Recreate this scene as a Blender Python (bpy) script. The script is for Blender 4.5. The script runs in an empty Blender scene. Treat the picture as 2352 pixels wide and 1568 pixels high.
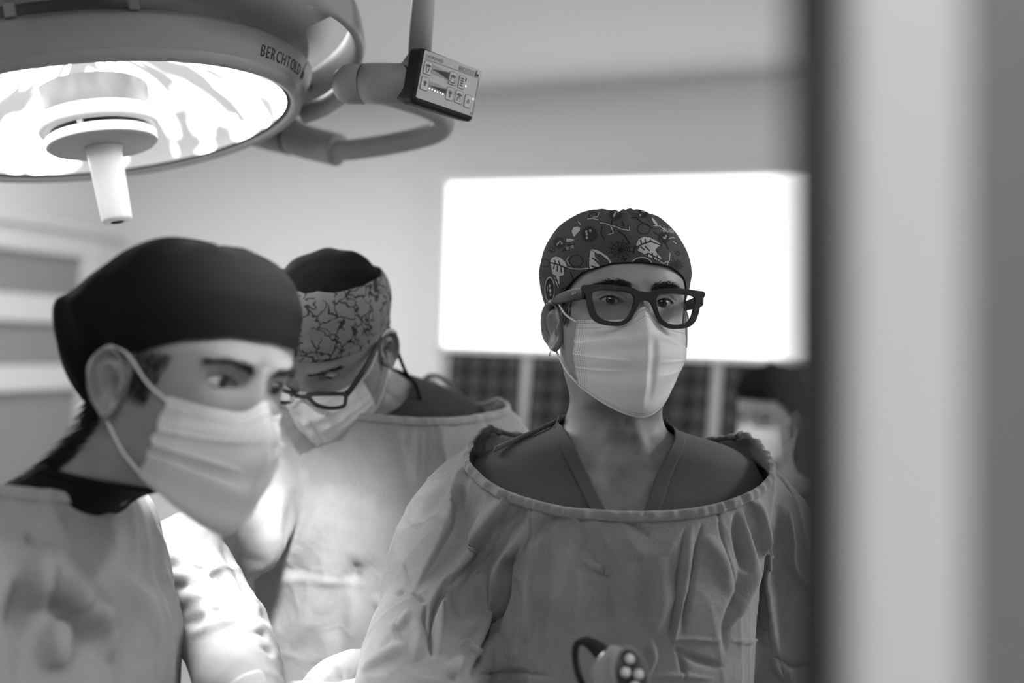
import bpy, bmesh, math, random
import numpy as np
from mathutils import Matrix, Vector

random.seed(7); rng = np.random.default_rng(7)
SC = bpy.context.scene
COL = SC.collection
PI = math.pi

# ------------------------------------------------------------------ camera
F = 2287.0                      # focal length in pixels of the 2352 px wide frame (35 mm lens)
RHO = math.radians(2.0)         # slight roll of the hand-held camera
CAM = np.array([0, 0, 1.58])
cr = np.array([math.cos(RHO), 0, math.sin(RHO)])
cu = np.array([-math.sin(RHO), 0, math.cos(RHO)])
cf = np.array([0, 1.0, 0])
cam_data = bpy.data.cameras.new('camera'); cam = bpy.data.objects.new('camera', cam_data); COL.objects.link(cam)
cam.matrix_world = Matrix(((cr[0], cu[0], -cf[0], CAM[0]), (cr[1], cu[1], -cf[1], CAM[1]), (cr[2], cu[2], -cf[2], CAM[2]), (0, 0, 0, 1)))
cam_data.sensor_width = 36; cam_data.lens = 35.0; cam_data.clip_start = .02
cam_data.dof.use_dof = True; cam_data.dof.focus_distance = 1.17; cam_data.dof.aperture_fstop = 1.6
SC.camera = cam

# ------------------------------------------------------------------ world, lights, exposure
W = bpy.data.worlds.new('world'); SC.world = W; W.use_nodes = True
W.node_tree.nodes['Background'].inputs[0].default_value = (.5, .5, .5, 1); W.node_tree.nodes['Background'].inputs[1].default_value = .1
SC.view_settings.view_transform = 'Standard'; SC.view_settings.look = 'None'
SC.view_settings.gamma = 1; SC.view_settings.use_curve_mapping = False
SC.view_settings.exposure = 0.0
CEIL_Z = 2.66
LAMP_POWER = 70.0
FILL_LAMP_POWER = 230.0
def area(name, loc, size, power, rot=(0, 0, 0), spread=180):
    l = bpy.data.lights.new(name, 'AREA'); l.shape = 'RECTANGLE'; l.size, l.size_y = size; l.energy = power; l.spread = math.radians(spread)
    o = bpy.data.objects.new(name, l); COL.objects.link(o); o.location = loc; o.rotation_euler = rot
    return o
ROOM_ROT = math.atan2(-.345, .9385)
CEILING_LIGHTS = [((2.6, 1.3), 90.0), ((-1.45, 2.95), 44.0), ((.45, -.75), 28.0)]
for (lx, ly), pw in CEILING_LIGHTS:
    area('ceiling_panel_light', (lx, ly, CEIL_Z - .035), (1.15, .55), pw, (0, 0, ROOM_ROT))

# ------------------------------------------------------------------ pixel geometry helpers (used only to measure world positions)
def proj(p):
    q = np.asarray(p) - CAM; d = q @ cf
    return np.stack([1176 + F * (q @ cr) / d, 784 - F * (q @ cu) / d], -1)
def P(x, y, d):
    return CAM + d * (cf + cr * ((x - 1176) / F) - cu * ((y - 784) / F))
def ray(x, y):
    return cf + cr * ((x - 1176) / F) - cu * ((y - 784) / F)
def rot(yaw, pitch, roll):
    yaw, pitch, roll = [math.radians(a) for a in (yaw, pitch, roll)]
    c, s = math.cos(yaw), math.sin(yaw); Z = np.array([[c, -s, 0], [s, c, 0], [0, 0, 1]])
    c, s = math.cos(pitch), math.sin(pitch); X = np.array([[1, 0, 0], [0, c, -s], [0, s, c]])
    c, s = math.cos(roll), math.sin(roll); Y = np.array([[c, 0, s], [0, 1, 0], [-s, 0, c]])
    return Z @ X @ Y

# ------------------------------------------------------------------ materials (monochrome place: greys only)
def mat(name, g, rough=.6, spec=.3, metal=0, bump=0, bscale=200, mottle=0, mscale=6, coat=0):
    m = bpy.data.materials.new(name); m.use_nodes = True; nt = m.node_tree; b = nt.nodes['Principled BSDF']
    b.inputs['Base Color'].default_value = (g, g, g, 1); b.inputs['Roughness'].default_value = rough
    b.inputs['Specular IOR Level'].default_value = spec; b.inputs['Metallic'].default_value = metal
    if coat: b.inputs['Coat Weight'].default_value = coat
    tc = nt.nodes.new('ShaderNodeTexCoord')
    if mottle:
        n = nt.nodes.new('ShaderNodeTexNoise'); n.inputs['Scale'].default_value = mscale; n.inputs['Detail'].default_value = 6
        nt.links.new(tc.outputs['Object'], n.inputs['Vector'])
        r = nt.nodes.new('ShaderNodeMapRange'); r.inputs[1].default_value = .3; r.inputs[2].default_value = .7
        r.inputs[3].default_value = g * (1 - mottle); r.inputs[4].default_value = g * (1 + mottle)
        nt.links.new(n.outputs['Fac'], r.inputs[0]); nt.links.new(r.outputs[0], b.inputs['Base Color'])
    if bump:
        n = nt.nodes.new('ShaderNodeTexNoise'); n.inputs['Scale'].default_value = bscale; n.inputs['Detail'].default_value = 4
        nt.links.new(tc.outputs['Object'], n.inputs['Vector'])
        bp = nt.nodes.new('ShaderNodeBump'); bp.inputs['Strength'].default_value = bump; bp.inputs['Distance'].default_value = .002
        nt.links.new(n.outputs['Fac'], bp.inputs['Height']); nt.links.new(bp.outputs[0], b.inputs['Normal'])
    return m
def emis(name, g, s):
    m = bpy.data.materials.new(name); m.use_nodes = True; nt = m.node_tree; b = nt.nodes['Principled BSDF']
    b.inputs['Base Color'].default_value = (g, g, g, 1); b.inputs['Emission Color'].default_value = (1, 1, 1, 1); b.inputs['Emission Strength'].default_value = s
    return m
def attr_mat(name, attr, rough=.8, spec=.2, emit=0, bump=0, bscale=300):
    m = mat(name, .5, rough, spec, bump=bump, bscale=bscale); nt = m.node_tree; b = nt.nodes['Principled BSDF']
    a = nt.nodes.new('ShaderNodeAttribute'); a.attribute_name = attr
    if emit:
        nt.links.new(a.outputs['Fac'], b.inputs['Emission Strength']); b.inputs['Emission Color'].default_value = (1, 1, 1, 1); b.inputs['Base Color'].default_value = (.03, .03, .03, 1)
    else:
        nt.links.new(a.outputs['Color'], b.inputs['Base Color'])
    return m
def fabric(name, g, rough=.9, crumple=.5, weave=.25, mott=.14):
    """woven cotton: streaky thread colour, a fine weave relief and small crumples"""
    m = bpy.data.materials.new(name); m.use_nodes = True; nt = m.node_tree; L = nt.links; b = nt.nodes['Principled BSDF']
    b.inputs['Roughness'].default_value = rough; b.inputs['Specular IOR Level'].default_value = .12
    b.inputs['Sheen Weight'].default_value = .12 if g > .15 else 0
    tc = nt.nodes.new('ShaderNodeTexCoord')
    mp = nt.nodes.new('ShaderNodeMapping'); mp.inputs['Scale'].default_value = (900, 900, 70); L.new(tc.outputs['Object'], mp.inputs[0])
    n1 = nt.nodes.new('ShaderNodeTexNoise'); n1.inputs['Scale'].default_value = 1; n1.inputs['Detail'].default_value = 3; L.new(mp.outputs[0], n1.inputs['Vector'])
    n2 = nt.nodes.new('ShaderNodeTexNoise'); n2.inputs['Scale'].default_value = 28; n2.inputs['Detail'].default_value = 5; L.new(tc.outputs['Object'], n2.inputs['Vector'])
    n3 = nt.nodes.new('ShaderNodeTexNoise'); n3.inputs['Scale'].default_value = 11; n3.inputs['Detail'].default_value = 4; n3.inputs['Distortion'].default_value = 1.2; L.new(tc.outputs['Object'], n3.inputs['Vector'])
    ad = nt.nodes.new('ShaderNodeMath'); ad.operation = 'ADD'; L.new(n1.outputs['Fac'], ad.inputs[0]); L.new(n2.outputs['Fac'], ad.inputs[1])
    r = nt.nodes.new('ShaderNodeMapRange'); r.inputs[1].default_value = .65; r.inputs[2].default_value = 1.35
    r.inputs[3].default_value = g * (1 - mott); r.inputs[4].default_value = g * (1 + mott)
    L.new(ad.outputs[0], r.inputs[0]); L.new(r.outputs[0], b.inputs['Base Color'])
    b1 = nt.nodes.new('ShaderNodeBump'); b1.inputs['Strength'].default_value = weave; b1.inputs['Distance'].default_value = .0006; L.new(n1.outputs['Fac'], b1.inputs['Height'])
    b2 = nt.nodes.new('ShaderNodeBump'); b2.inputs['Strength'].default_value = crumple; b2.inputs['Distance'].default_value = .009; L.new(n3.outputs['Fac'], b2.inputs['Height']); L.new(b1.outputs[0], b2.inputs['Normal'])
    L.new(b2.outputs[0], b.inputs['Normal'])
    return m
M = {}
M['wall'] = mat('wall_paint', .8, .55, .25, bump=.08, bscale=60)
M['ceiling'] = mat('ceiling_paint', .68, .8, .1)
M['floor'] = mat('floor_vinyl', .5, .35, .4, mottle=.12, mscale=9)
M['white'] = mat('white_enamel', .72, .35, .4)
M['frame'] = mat('window_frame_paint', .7, .35, .4)
M['grey_glass'] = mat('frosted_grey_pane', .27, .3, .4)
M['lampgrey'] = mat('lamp_grey_lacquer', .29, .5, .3)
M['lampdark'] = mat('dark_vent_plastic', .09, .5, .3)
M['rubber'] = mat('black_rubber', .012, .55, .3)
M['plastic'] = mat('white_plastic', .8, .3, .4)
M['ink'] = mat('black_print', .02, .6, .2)
M['inkgrey'] = mat('grey_print', .12, .6, .2)
M['panel'] = mat('panel_foil', .5, .35, .4)
M['panelmid'] = mat('panel_foil_mid', .33, .4, .4)
M['chrome'] = mat('chrome', .8, .15, .5, metal=1)
M['skin'] = mat('skin', .235, .48, .4, bump=.12, bscale=900, mottle=.1, mscale=45)
M['hair'] = mat('dark_hair', .012, .5, .4)
M['gown_grey'] = fabric('gown_cotton', .27)
M['scrub'] = fabric('scrub_cotton', .105, crumple=.2, mott=.06)
M['black_cloth'] = fabric('black_cloth', .007, crumple=.35, mott=.1)
M['mask'] = mat('mask_nonwoven', .64, .85, .1, bump=.15, bscale=700)
M['loop'] = mat('white_elastic', .62, .8, .1)
M['acetate'] = mat('matte_black_acetate', .012, .42, .4)
M['drape'] = fabric('white_drape', .7, mott=.03)
M['glove'] = mat('latex_glove', .62, .5, .35)
M['gown_lit'] = fabric('lit_gown_cotton', .34, mott=.08)  # same cotton as the grey gowns, coloured lighter for the lamp light on it
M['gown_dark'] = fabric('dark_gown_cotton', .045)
M['hairmass'] = fabric('dark_hair_mass', .008, crumple=1.0, mott=.5)
M['camgrey'] = mat('instrument_grey', .30, .35, .4)
M['keydark'] = mat('keypad_dark', .03, .3, .4)
M['scrubdark'] = fabric('dark_scrub_cotton', .045, crumple=.2, mott=.06)
M['shoe'] = mat('clog_rubber', .2, .6, .3)
def glass_mat():
    m = bpy.data.materials.new('clear_lens'); m.use_nodes = True; nt = m.node_tree; out = nt.nodes['Material Output']
    t = nt.nodes.new('ShaderNodeBsdfTransparent'); t.inputs[0].default_value = (.93, .93, .93, 1)
    g = nt.nodes.new('ShaderNodeBsdfGlossy'); g.inputs['Roughness'].default_value = .02
    fr = nt.nodes.new('ShaderNodeFresnel'); fr.inputs[0].default_value = 1.45
    mx = nt.nodes.new('ShaderNodeMixShader'); nt.links.new(fr.outputs[0], mx.inputs[0]); nt.links.new(t.outputs[0], mx.inputs[1]); nt.links.new(g.outputs[0], mx.inputs[2])
    nt.links.new(mx.outputs[0], out.inputs[0]); return m
M['glass'] = glass_mat()
def brain_mat():
    m = mat('brain_print_cotton', .2, .85, .15); nt = m.node_tree; L = nt.links; b = nt.nodes['Principled BSDF']
    tc = nt.nodes.new('ShaderNodeTexCoord')
    nz = nt.nodes.new('ShaderNodeTexNoise'); nz.inputs['Scale'].default_value = 58; nz.inputs['Detail'].default_value = 1; L.new(tc.outputs['Object'], nz.inputs['Vector'])
    sb = nt.nodes.new('ShaderNodeVectorMath'); sb.operation = 'SUBTRACT'; sb.inputs[1].default_value = (.5, .5, .5); L.new(nz.outputs['Color'], sb.inputs[0])
    sc = nt.nodes.new('ShaderNodeVectorMath'); sc.operation = 'SCALE'; sc.inputs['Scale'].default_value = .034; L.new(sb.outputs[0], sc.inputs[0])
    ad = nt.nodes.new('ShaderNodeVectorMath'); ad.operation = 'ADD'; L.new(tc.outputs['Object'], ad.inputs[0]); L.new(sc.outputs[0], ad.inputs[1])
    v = nt.nodes.new('ShaderNodeTexVoronoi'); v.feature = 'DISTANCE_TO_EDGE'; v.inputs['Scale'].default_value = 56; L.new(ad.outputs[0], v.inputs['Vector'])
    lt = nt.nodes.new('ShaderNodeMapRange'); lt.inputs[1].default_value = .05; lt.inputs[2].default_value = .075; lt.inputs[3].default_value = 1; lt.inputs[4].default_value = 0; L.new(v.outputs['Distance'], lt.inputs[0])
    n2 = nt.nodes.new('ShaderNodeTexNoise'); n2.inputs['Scale'].default_value = 62; n2.inputs['Detail'].default_value = 0; L.new(tc.outputs['Object'], n2.inputs['Vector'])
    g = nt.nodes.new('ShaderNodeMapRange'); g.inputs[1].default_value = .36; g.inputs[2].default_value = .39; L.new(n2.outputs['Fac'], g.inputs[0])
    mu = nt.nodes.new('ShaderNodeMath'); mu.operation = 'MULTIPLY'; L.new(lt.outputs[0], mu.inputs[0]); L.new(g.outputs[0], mu.inputs[1])
    r = nt.nodes.new('ShaderNodeMapRange'); r.inputs[3].default_value = .19; r.inputs[4].default_value = .035; L.new(mu.outputs[0], r.inputs[0]); L.new(r.outputs[0], b.inputs['Base Color'])
    return m
M['brain'] = brain_mat()

# ------------------------------------------------------------------ object helpers
def link(name, me, m=None, parent=None, smooth=True):
    if m is not None:
        for mm in (m if isinstance(m, (list, tuple)) else [m]): me.materials.append(mm)
    if smooth: me.polygons.foreach_set('use_smooth', [True] * len(me.polygons))
    o = bpy.data.objects.new(name, me); COL.objects.link(o)
    if parent is not None: setpar(o, parent)
    return o
def setpar(o, parent):
    o.parent = parent; o.matrix_parent_inverse = PINV.get(parent.name, Matrix.Identity(4))
PINV = {}
def thing(name, label, cat, loc, group=None):
    o = bpy.data.objects.new(name, None); COL.objects.link(o); o.location = loc; o.empty_display_size = .05
    PINV[o.name] = Matrix.Translation(-Vector(loc)); tag(o, label, cat, group); return o
def tag(o, label, cat, group=None):
    o['label'] = label; o['category'] = cat
    if group: o['group'] = group
    return o
def rehome(o, loc):
    """move a mesh object's origin to loc (a spot at its base) without moving the mesh"""
    o.data.transform(Matrix.Translation(-Vector(loc))); o.location = loc; PINV[o.name] = Matrix.Translation(-Vector(loc))
def mesh(name, V, Fc):
    me = bpy.data.meshes.new(name); V = np.asarray(V, float)
    if isinstance(Fc, np.ndarray) and Fc.ndim == 2:
        n, k = Fc.shape
        me.vertices.add(len(V)); me.vertices.foreach_set('co', V.astype(np.float32).ravel())
        me.loops.add(n * k); me.loops.foreach_set('vertex_index', Fc.astype(np.int32).ravel())
        me.polygons.add(n); me.polygons.foreach_set('loop_start', np.arange(0, n * k, k, dtype=np.int32)); me.polygons.foreach_set('loop_total', np.full(n, k, np.int32))
        me.update(calc_edges=True); me.validate()
    else:
        me.from_pydata([tuple(v) for v in V], [], [tuple(f) for f in Fc]); me.update()
    return me
def grid_faces(nu, nv, wrap=False, off=0):
    """indices of nu rows of nv points, wrap = close along nv"""
    i = np.arange(nu - 1)[:, None]; j = np.arange(nv if wrap else nv - 1)[None, :]; j2 = (j + 1) % nv
    return (np.stack([i * nv + j, i * nv + j2, (i + 1) * nv + j2, (i + 1) * nv + j], -1).reshape(-1, 4)) + off
def obj(name, V, Fc, m, parent=None, smooth=True): return link(name, mesh(name, V, Fc), m, parent, smooth)
class MB:
    """collects pieces that belong to one part"""
    def __init__(s): s.V = []; s.F = []; s.n = 0
    def add(s, V, Fc):
        V = np.asarray(V, float); s.V.append(V); s.F += [[int(k) + s.n for k in f] for f in Fc]; s.n += len(V); return s
    def build(s, name, m, parent=None, smooth=True): return obj(name, np.concatenate(s.V), s.F, m, parent, smooth)
def catmull(pts, n):
    pts = np.asarray(pts, float); k = len(pts)
    p = np.concatenate([[2 * pts[0] - pts[1]], pts, [2 * pts[-1] - pts[-2]]])
    out = []
    for i in range(k - 1):
        m = max(1, n // (k - 1)); t = np.linspace(0, 1, m, endpoint=False)[:, None]
        a, b, c, d = p[i], p[i + 1], p[i + 2], p[i + 3]
        out.append(.5 * (2 * b + (c - a) * t + (2 * a - 5 * b + 4 * c - d) * t ** 2 + (3 * b - a - 3 * c + d) * t ** 3))
    out.append(pts[-1:]); return np.concatenate(out)
def tube_data(pts, rad, nseg=10, caps=True, up=None, sq=None):
    """swept tube; rad scalar / per point / (a,b) pairs for an elliptic or squared section"""
    pts = np.asarray(pts, float); n = len(pts)
    T = np.gradient(pts, axis=0); T /= np.linalg.norm(T, axis=1)[:, None] + 1e-12
    a = np.array(up if up is not None else ((0, 0, 1) if abs(T[0][2]) < .9 else (1, 0, 0)), float)
    N = []
    for t in T:
        a = a - t * (a @ t); a /= np.linalg.norm(a) + 1e-12; N.append(a.copy())
    N = np.array(N); B = np.cross(T, N)
    rad = np.asarray(rad, float)
    if rad.ndim == 0: rad = np.full((n, 2), float(rad))
    elif rad.ndim == 1 and len(rad) == n: rad = np.stack([rad, rad], 1)
    elif rad.ndim == 1: rad = np.tile(rad, (n, 1))
    an = np.linspace(0, 2 * PI, nseg, endpoint=False); ca, sa = np.cos(an), np.sin(an)
    if sq: ca, sa = np.sign(ca) * abs(ca) ** sq, np.sign(sa) * abs(sa) ** sq
    V = pts[:, None] + N[:, None] * ca[None, :, None] * rad[:, 0, None, None] + B[:, None] * sa[None, :, None] * rad[:, 1, None, None]
    Fc = grid_faces(n, nseg, True).tolist(); V = V.reshape(-1, 3)
    if caps:
        V = np.concatenate([V, pts[:1], pts[-1:]]); k = n * nseg
        Fc += [[k, (j + 1) % nseg, j] for j in range(nseg)] + [[k + 1, (n - 1) * nseg + j, (n - 1) * nseg + (j + 1) % nseg] for j in range(nseg)]
    return V, Fc
def tube(name, pts, rad, m, parent=None, nseg=10, **k): return obj(name, *tube_data(pts, rad, nseg, **k), m, parent)
def lathe_data(prof, n=96, Mx=None, a0=0, a1=2 * PI):
    prof = np.asarray(prof, float); full = abs(a1 - a0 - 2 * PI) < 1e-6
    an = np.linspace(a0, a1, n, endpoint=not full)
    V = np.stack([prof[:, 0, None] * np.cos(an), prof[:, 0, None] * np.sin(an), np.repeat(prof[:, 1, None], n, 1)], -1).reshape(-1, 3)
    if Mx is not None: V = V @ Mx[0].T + Mx[1]
    return V, grid_faces(len(prof), n, full)
def lathe(name, prof, m, parent, n=96, Mx=None, **k): return obj(name, *lathe_data(prof, n, Mx, **k), m, parent)
def box_data(c, sx, sy, sz, ex=(1, 0, 0), ey=(0, 1, 0), ez=(0, 0, 1)):
    c = np.asarray(c, float); ex, ey, ez = [np.asarray(e, float) for e in (ex, ey, ez)]
    V = [c + ex * sx * i / 2 + ey * sy * j / 2 + ez * sz * k / 2 for i in (-1, 1) for j in (-1, 1) for k in (-1, 1)]
    return np.array(V), [[0, 1, 3, 2], [4, 6, 7, 5], [0, 4, 5, 1], [2, 3, 7, 6], [0, 2, 6, 4], [1, 5, 7, 3]]
def bevel_obj(o, w, seg=3):
    b = o.modifiers.new('bevel', 'BEVEL'); b.width = w; b.segments = seg; b.limit_method = 'ANGLE'; return o
def box(name, c, s, m, parent=None, axes=None, bev=.004):
    a = axes or ((1, 0, 0), (0, 1, 0), (0, 0, 1)); o = obj(name, *box_data(c, *s, *a), m, parent, smooth=False)
    if bev: bevel_obj(o, bev)
    return o
def solid(o, t, off=0):
    s = o.modifiers.new('solid', 'SOLIDIFY'); s.thickness = t; s.offset = off; return o
def curve_mesh(splines, extrude=0, bevel=0, res=2):
    """flat filled outlines (first may contain the others as holes) -> mesh in the xy plane"""
    c = bpy.data.curves.new('c', 'CURVE'); c.dimensions = '2D'; c.fill_mode = 'BOTH'; c.extrude = extrude; c.bevel_depth = bevel; c.bevel_resolution = res
    for s in splines:
        sp = c.splines.new('POLY'); sp.points.add(len(s) - 1); sp.use_cyclic_u = True
        for p, q in zip(sp.points, s): p.co = (q[0], q[1], 0, 1)
    o = bpy.data.objects.new('c', c); COL.objects.link(o); dg = bpy.context.evaluated_depsgraph_get()
    me = bpy.data.meshes.new_from_object(o.evaluated_get(dg)); bpy.data.objects.remove(o); return me
def text_mesh(s, size, extrude=.0003, space=1.0, shear=0):
    c = bpy.data.curves.new('t', 'FONT'); c.body = s; c.size = size; c.extrude = extrude; c.space_character = space; c.shear = shear; c.resolution_u = 3; c.align_x = 'LEFT'
    o = bpy.data.objects.new('t', c); COL.objects.link(o); dg = bpy.context.evaluated_depsgraph_get()
    me = bpy.data.meshes.new_from_object(o.evaluated_get(dg)); bpy.data.objects.remove(o); return me
def verts(me):
    a = np.empty(len(me.vertices) * 3, np.float32); me.vertices.foreach_get('co', a); return a.reshape(-1, 3).astype(float)
def norms(me):
    a = np.empty(len(me.vertices) * 3, np.float32); me.vertices.foreach_get('normal', a); return a.reshape(-1, 3).astype(float)
def setverts(me, V): me.vertices.foreach_set('co', V.astype(np.float32).ravel()); me.update()
def add_attr(me, name, g):
    at = me.attributes.new(name, 'FLOAT_COLOR', 'POINT'); c = np.ones((len(g), 4), np.float32); c[:, :3] = np.asarray(g)[:, None]; at.data.foreach_set('color', c.ravel())
def sstep(a, b, x): t = np.clip((x - a) / (b - a), 0, 1); return t * t * (3 - 2 * t)
def poly_dist(XY, line):
    """distance to a polyline, signed side, and position 0..1 along it"""
    line = np.asarray(line, float); best = np.full(len(XY), 1e9); side = np.zeros(len(XY)); tt = np.zeros(len(XY)); n = len(line) - 1
    for i in range(n):
        a, b = line[i], line[i + 1]; ab = b - a; l2 = ab @ ab + 1e-9
        t = np.clip(((XY - a) @ ab) / l2, 0, 1); q = XY - a - t[:, None] * ab; d = np.hypot(q[:, 0], q[:, 1])
        m = d < best; best[m] = d[m]; side[m] = np.sign(ab[0] * q[m, 1] - ab[1] * q[m, 0]); tt[m] = (i + t[m]) / n
    return best, side, tt
def in_poly(XY, poly):
    x, y = XY[:, 0], XY[:, 1]; r = np.zeros(len(XY), bool); n = len(poly)
    for i in range(n):
        x1, y1 = poly[i]; x2, y2 = poly[(i + 1) % n]
        if y1 == y2: continue
        c = ((y1 > y) != (y2 > y)) & (x < (x2 - x1) * (y - y1) / (y2 - y1) + x1); r ^= c
    return r

# ------------------------------------------------------------------ the room
RC = np.array([-2.02, 5.08, 0.0]); e1 = np.array([.9385, -.345, 0]); e2 = np.array([-.345, -.9385, 0]); ez = np.array([0, 0, 1.])
RW, RD = 5.6, 7.2
def R(a, b, z): return RC + e1 * a + e2 * b + ez * z

def struct(o): o['kind'] = 'structure'; return o
def rbox(name, a0, a1, b0, b1, z0, z1, m, parent=None, bev=0):
    return box(name, R((a0 + a1) / 2, (b0 + b1) / 2, (z0 + z1) / 2), (a1 - a0, b1 - b0, z1 - z0), m, parent, (e1, e2, ez), bev)
struct(rbox('floor', -.15, RW + .15, -.15, RD + .15, -.1, 0, M['floor']))
struct(rbox('ceiling', -.15, RW + .15, -.15, RD + .15, CEIL_Z, CEIL_Z + .1, M['ceiling']))
struct(rbox('wall_back', -.15, RW + .15, -.15, 0, 0, CEIL_Z, M['wall']))
struct(rbox('wall_left', -.15, 0, 0, RD, 0, CEIL_Z, M['wall']))
struct(rbox('wall_right', RW, RW + .15, 0, RD, 0, CEIL_Z, M['wall']))
struct(rbox('wall_front', -.15, RW + .15, RD, RD + .15, 0, CEIL_Z, M['wall']))
for nm, args in (('baseboard_back', (0.02, RW - .02, 0, .015)), ('baseboard_left', (0, .015, 0.02, RD - .02))):
    struct(rbox(nm, *args, 0, .1, M['white'], bev=.003))

def on_plane(px, py, p0, n):
    r = ray(px, py); return CAM + r * (((p0 - CAM) @ n) / (r @ n))
# ceiling lights (out of the frame, they light the room)
for i, ((lx, ly), pw) in enumerate(CEILING_LIGHTS):
    t = thing('ceiling_light', ['flat ceiling light panel at the right side of the room', 'flat ceiling light panel beyond the operating lamp', 'flat ceiling light panel behind the camera near the open door'][i], 'lamp', (lx, ly, CEIL_Z), 'ceiling light panels')
    c = np.array([lx, ly, CEIL_Z - .015])
    box('diffuser', c - ez * .002, (1.18, .58, .018), emis('light_diffuser_%d' % i, .8, 1.0), t, (e1, e2, ez), 0)
    for sgn in (-1, 1):
        box('frame', c + e1 * sgn * .61, (.04, .66, .03), M['white'], t, (e1, e2, ez), .002)
        box('frame', c + e2 * sgn * .31, (1.18, .04, .03), M['white'], t, (e1, e2, ez), .002)

# ---- film viewer on the back wall, x-ray films hanging on it
nb = np.array([-.345, -.9385, 0])       # outward normal of the back wall (into the room)
vl, vr = on_plane(1028, 418, R(0, .09, 0), nb), on_plane(1905, 399, R(0, .09, 0), nb)
a_l, a_r = (vl - RC) @ e1, (vr - RC) @ e1
zt = (vl[2] + vr[2]) / 2
zb_bright = (on_plane(1028, 806, R(0, .09, 0), nb)[2] + on_plane(1870, 838, R(0, .09, 0), nb)[2]) / 2
z_bot = zb_bright - .52
a_r = a_l + 1.95
tv = thing('film_viewer', 'long wall-mounted light box for films, blank upper half glowing white', 'light box', tuple(R((a_l + a_r) / 2, 0, z_bot)))
VIEW = emis('viewer_diffuser', .8, 1.6)
rbox('diffuser', a_l, a_r, .06, .078, zb_bright, zt, VIEW, tv)
rbox('unlit_diffuser', a_l, a_r, .06, .078, z_bot, zb_bright, mat('unlit_diffuser', .55, .3, .4), tv)
rbox('housing', a_l - .03, a_r + .03, 0.002, .058, z_bot - .05, zt + .03, M['white'], tv, .006)
for nm, z0, z1 in (('film_clip_rail', zb_bright - .005, zb_bright + .02), ('bottom_rail', z_bot - .05, z_bot)):
    rbox(nm, a_l - .03, a_r + .03, .06, .1, z0, z1, M['white'], tv, .003)
rbox('side_rail', a_l - .03, a_l, .06, .1, z_bot, zt, M['white'], tv, .003); rbox('side_rail', a_r, a_r + .03, .06, .1, z_bot, zt, M['white'], tv, .003)
rbox('top_rail', a_l - .03, a_r + .03, .06, .1, zt, zt + .03, M['white'], tv, .003)
M['film'] = attr_mat('x_ray_film', 'film', .3, .4)
def film(ax0, ax1, zt_, h, tilt, label, seed):
    rg = np.random.default_rng(seed); nu, nv = 90, 100
    u = np.linspace(0, 1, nu); v = np.linspace(0, 1, nv); U, Vv = np.meshgrid(u, v)
    w = ax1 - ax0
    A = ax0 + U * w - Vv * h * math.tan(math.radians(tilt)); Z = zt_ - Vv * h; Y = .086 + .012 * Vv ** 2 + .003 * np.sin(U * 5 + seed)
    Pn = RC + A[..., None] * e1 + Y[..., None] * e2 + Z[..., None] * ez
    nc = max(3, round(w / .082)); nr = 5
    cu_, cv_ = (U * nc) % 1 - .5, (Vv * nr) % 1 - .5
    d = np.hypot(cu_ / .33, cv_ / .40)
    val = .014 + .10 * (1 - sstep(.75, 1.0, d)) * (.5 + .5 * np.sin(cu_ * 17 + np.floor(U * nc) * 2) * np.cos(cv_ * 15)) + .09 * np.exp(-((d - .92) / .07) ** 2)
    front = Pn.reshape(-1, 3); o = obj('x_ray_film', front, grid_faces(nv, nu), M['film']); add_attr(o.data, 'film', val.ravel()); solid(o, .0012)
    rehome(o, tuple(R((ax0 + ax1) / 2, .086, zt_ - h))); tag(o, label, 'x-ray film', 'films hanging on the light box')
def apx(px, py): return (on_plane(px, py, R(0, .09, 0), nb) - RC) @ e1
zf = zb_bright + .004
film(apx(1033, 815), apx(1198, 820), zf, .44, 1.5, 'dark scan film at the left end of the light box, behind the bent-over surgeon', 1)
film(apx(1222, 820), apx(1636, 835), zf, .44, 2.5, 'wide dark scan film behind the neck of the surgeon in black glasses', 2)
film(apx(1662, 835), apx(1940, 845), zf - .006, .44, 1.5, 'dark scan film behind the blurred masked person at the right', 3)

# ---- window with horizontal rails on the left wall
nl = np.array(e1)
def bpx(px, py): q = on_plane(px, py, R(.05, 0, 0), nl) - RC; return q @ e2, q[2]
b_r, z_to = bpx(238, 545); _, z_ti = bpx(190, 592)
b_ri, _ = bpx(192, 640)
win = thing('window_1', 'white framed window with grey panes and wide white cross rails on the left wall', 'window', tuple(R(0, b_r + .6, 0))); 
win['kind'] = 'structure'
b_l = b_r + 1.5
z1a, z1b = bpx(140, 680)[1], bpx(140, 742)[1]; z2a, z2b = bpx(135, 838)[1], bpx(135, 895)[1]
rail_z = [(z_ti, z_to), (z1b, z1a), (z2b, z2a), (.55, .62)]
rbox('frame', 0.002, .05, b_r, b_ri, .45, z_to, M['frame'], win, .006)
rbox('frame', 0.002, .05, b_l, b_l + .08, .45, z_to, M['frame'], win, .006)
for z0, z1 in rail_z: rbox('rail', 0.002, .055, b_ri, b_l, z0, z1, M['frame'], win, .008)
rbox('lintel', 0.002, .09, b_r - .06, b_l + .16, z_to, z_to + .055, M['frame'], win, .008)
rbox('side_casing', 0.002, .03, b_r - .06, b_r, .45, z_to, M['frame'], win, .006)
zz = [z_ti, z1a, z1b, z2a, z2b, .62]
for z1, z0 in ((z_ti, z1a), (z1b, z2a), (z2b, .62)):
    rbox('pane', .004, .018, b_ri, b_l, z0, z1, M['grey_glass'], win, 0)

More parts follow.
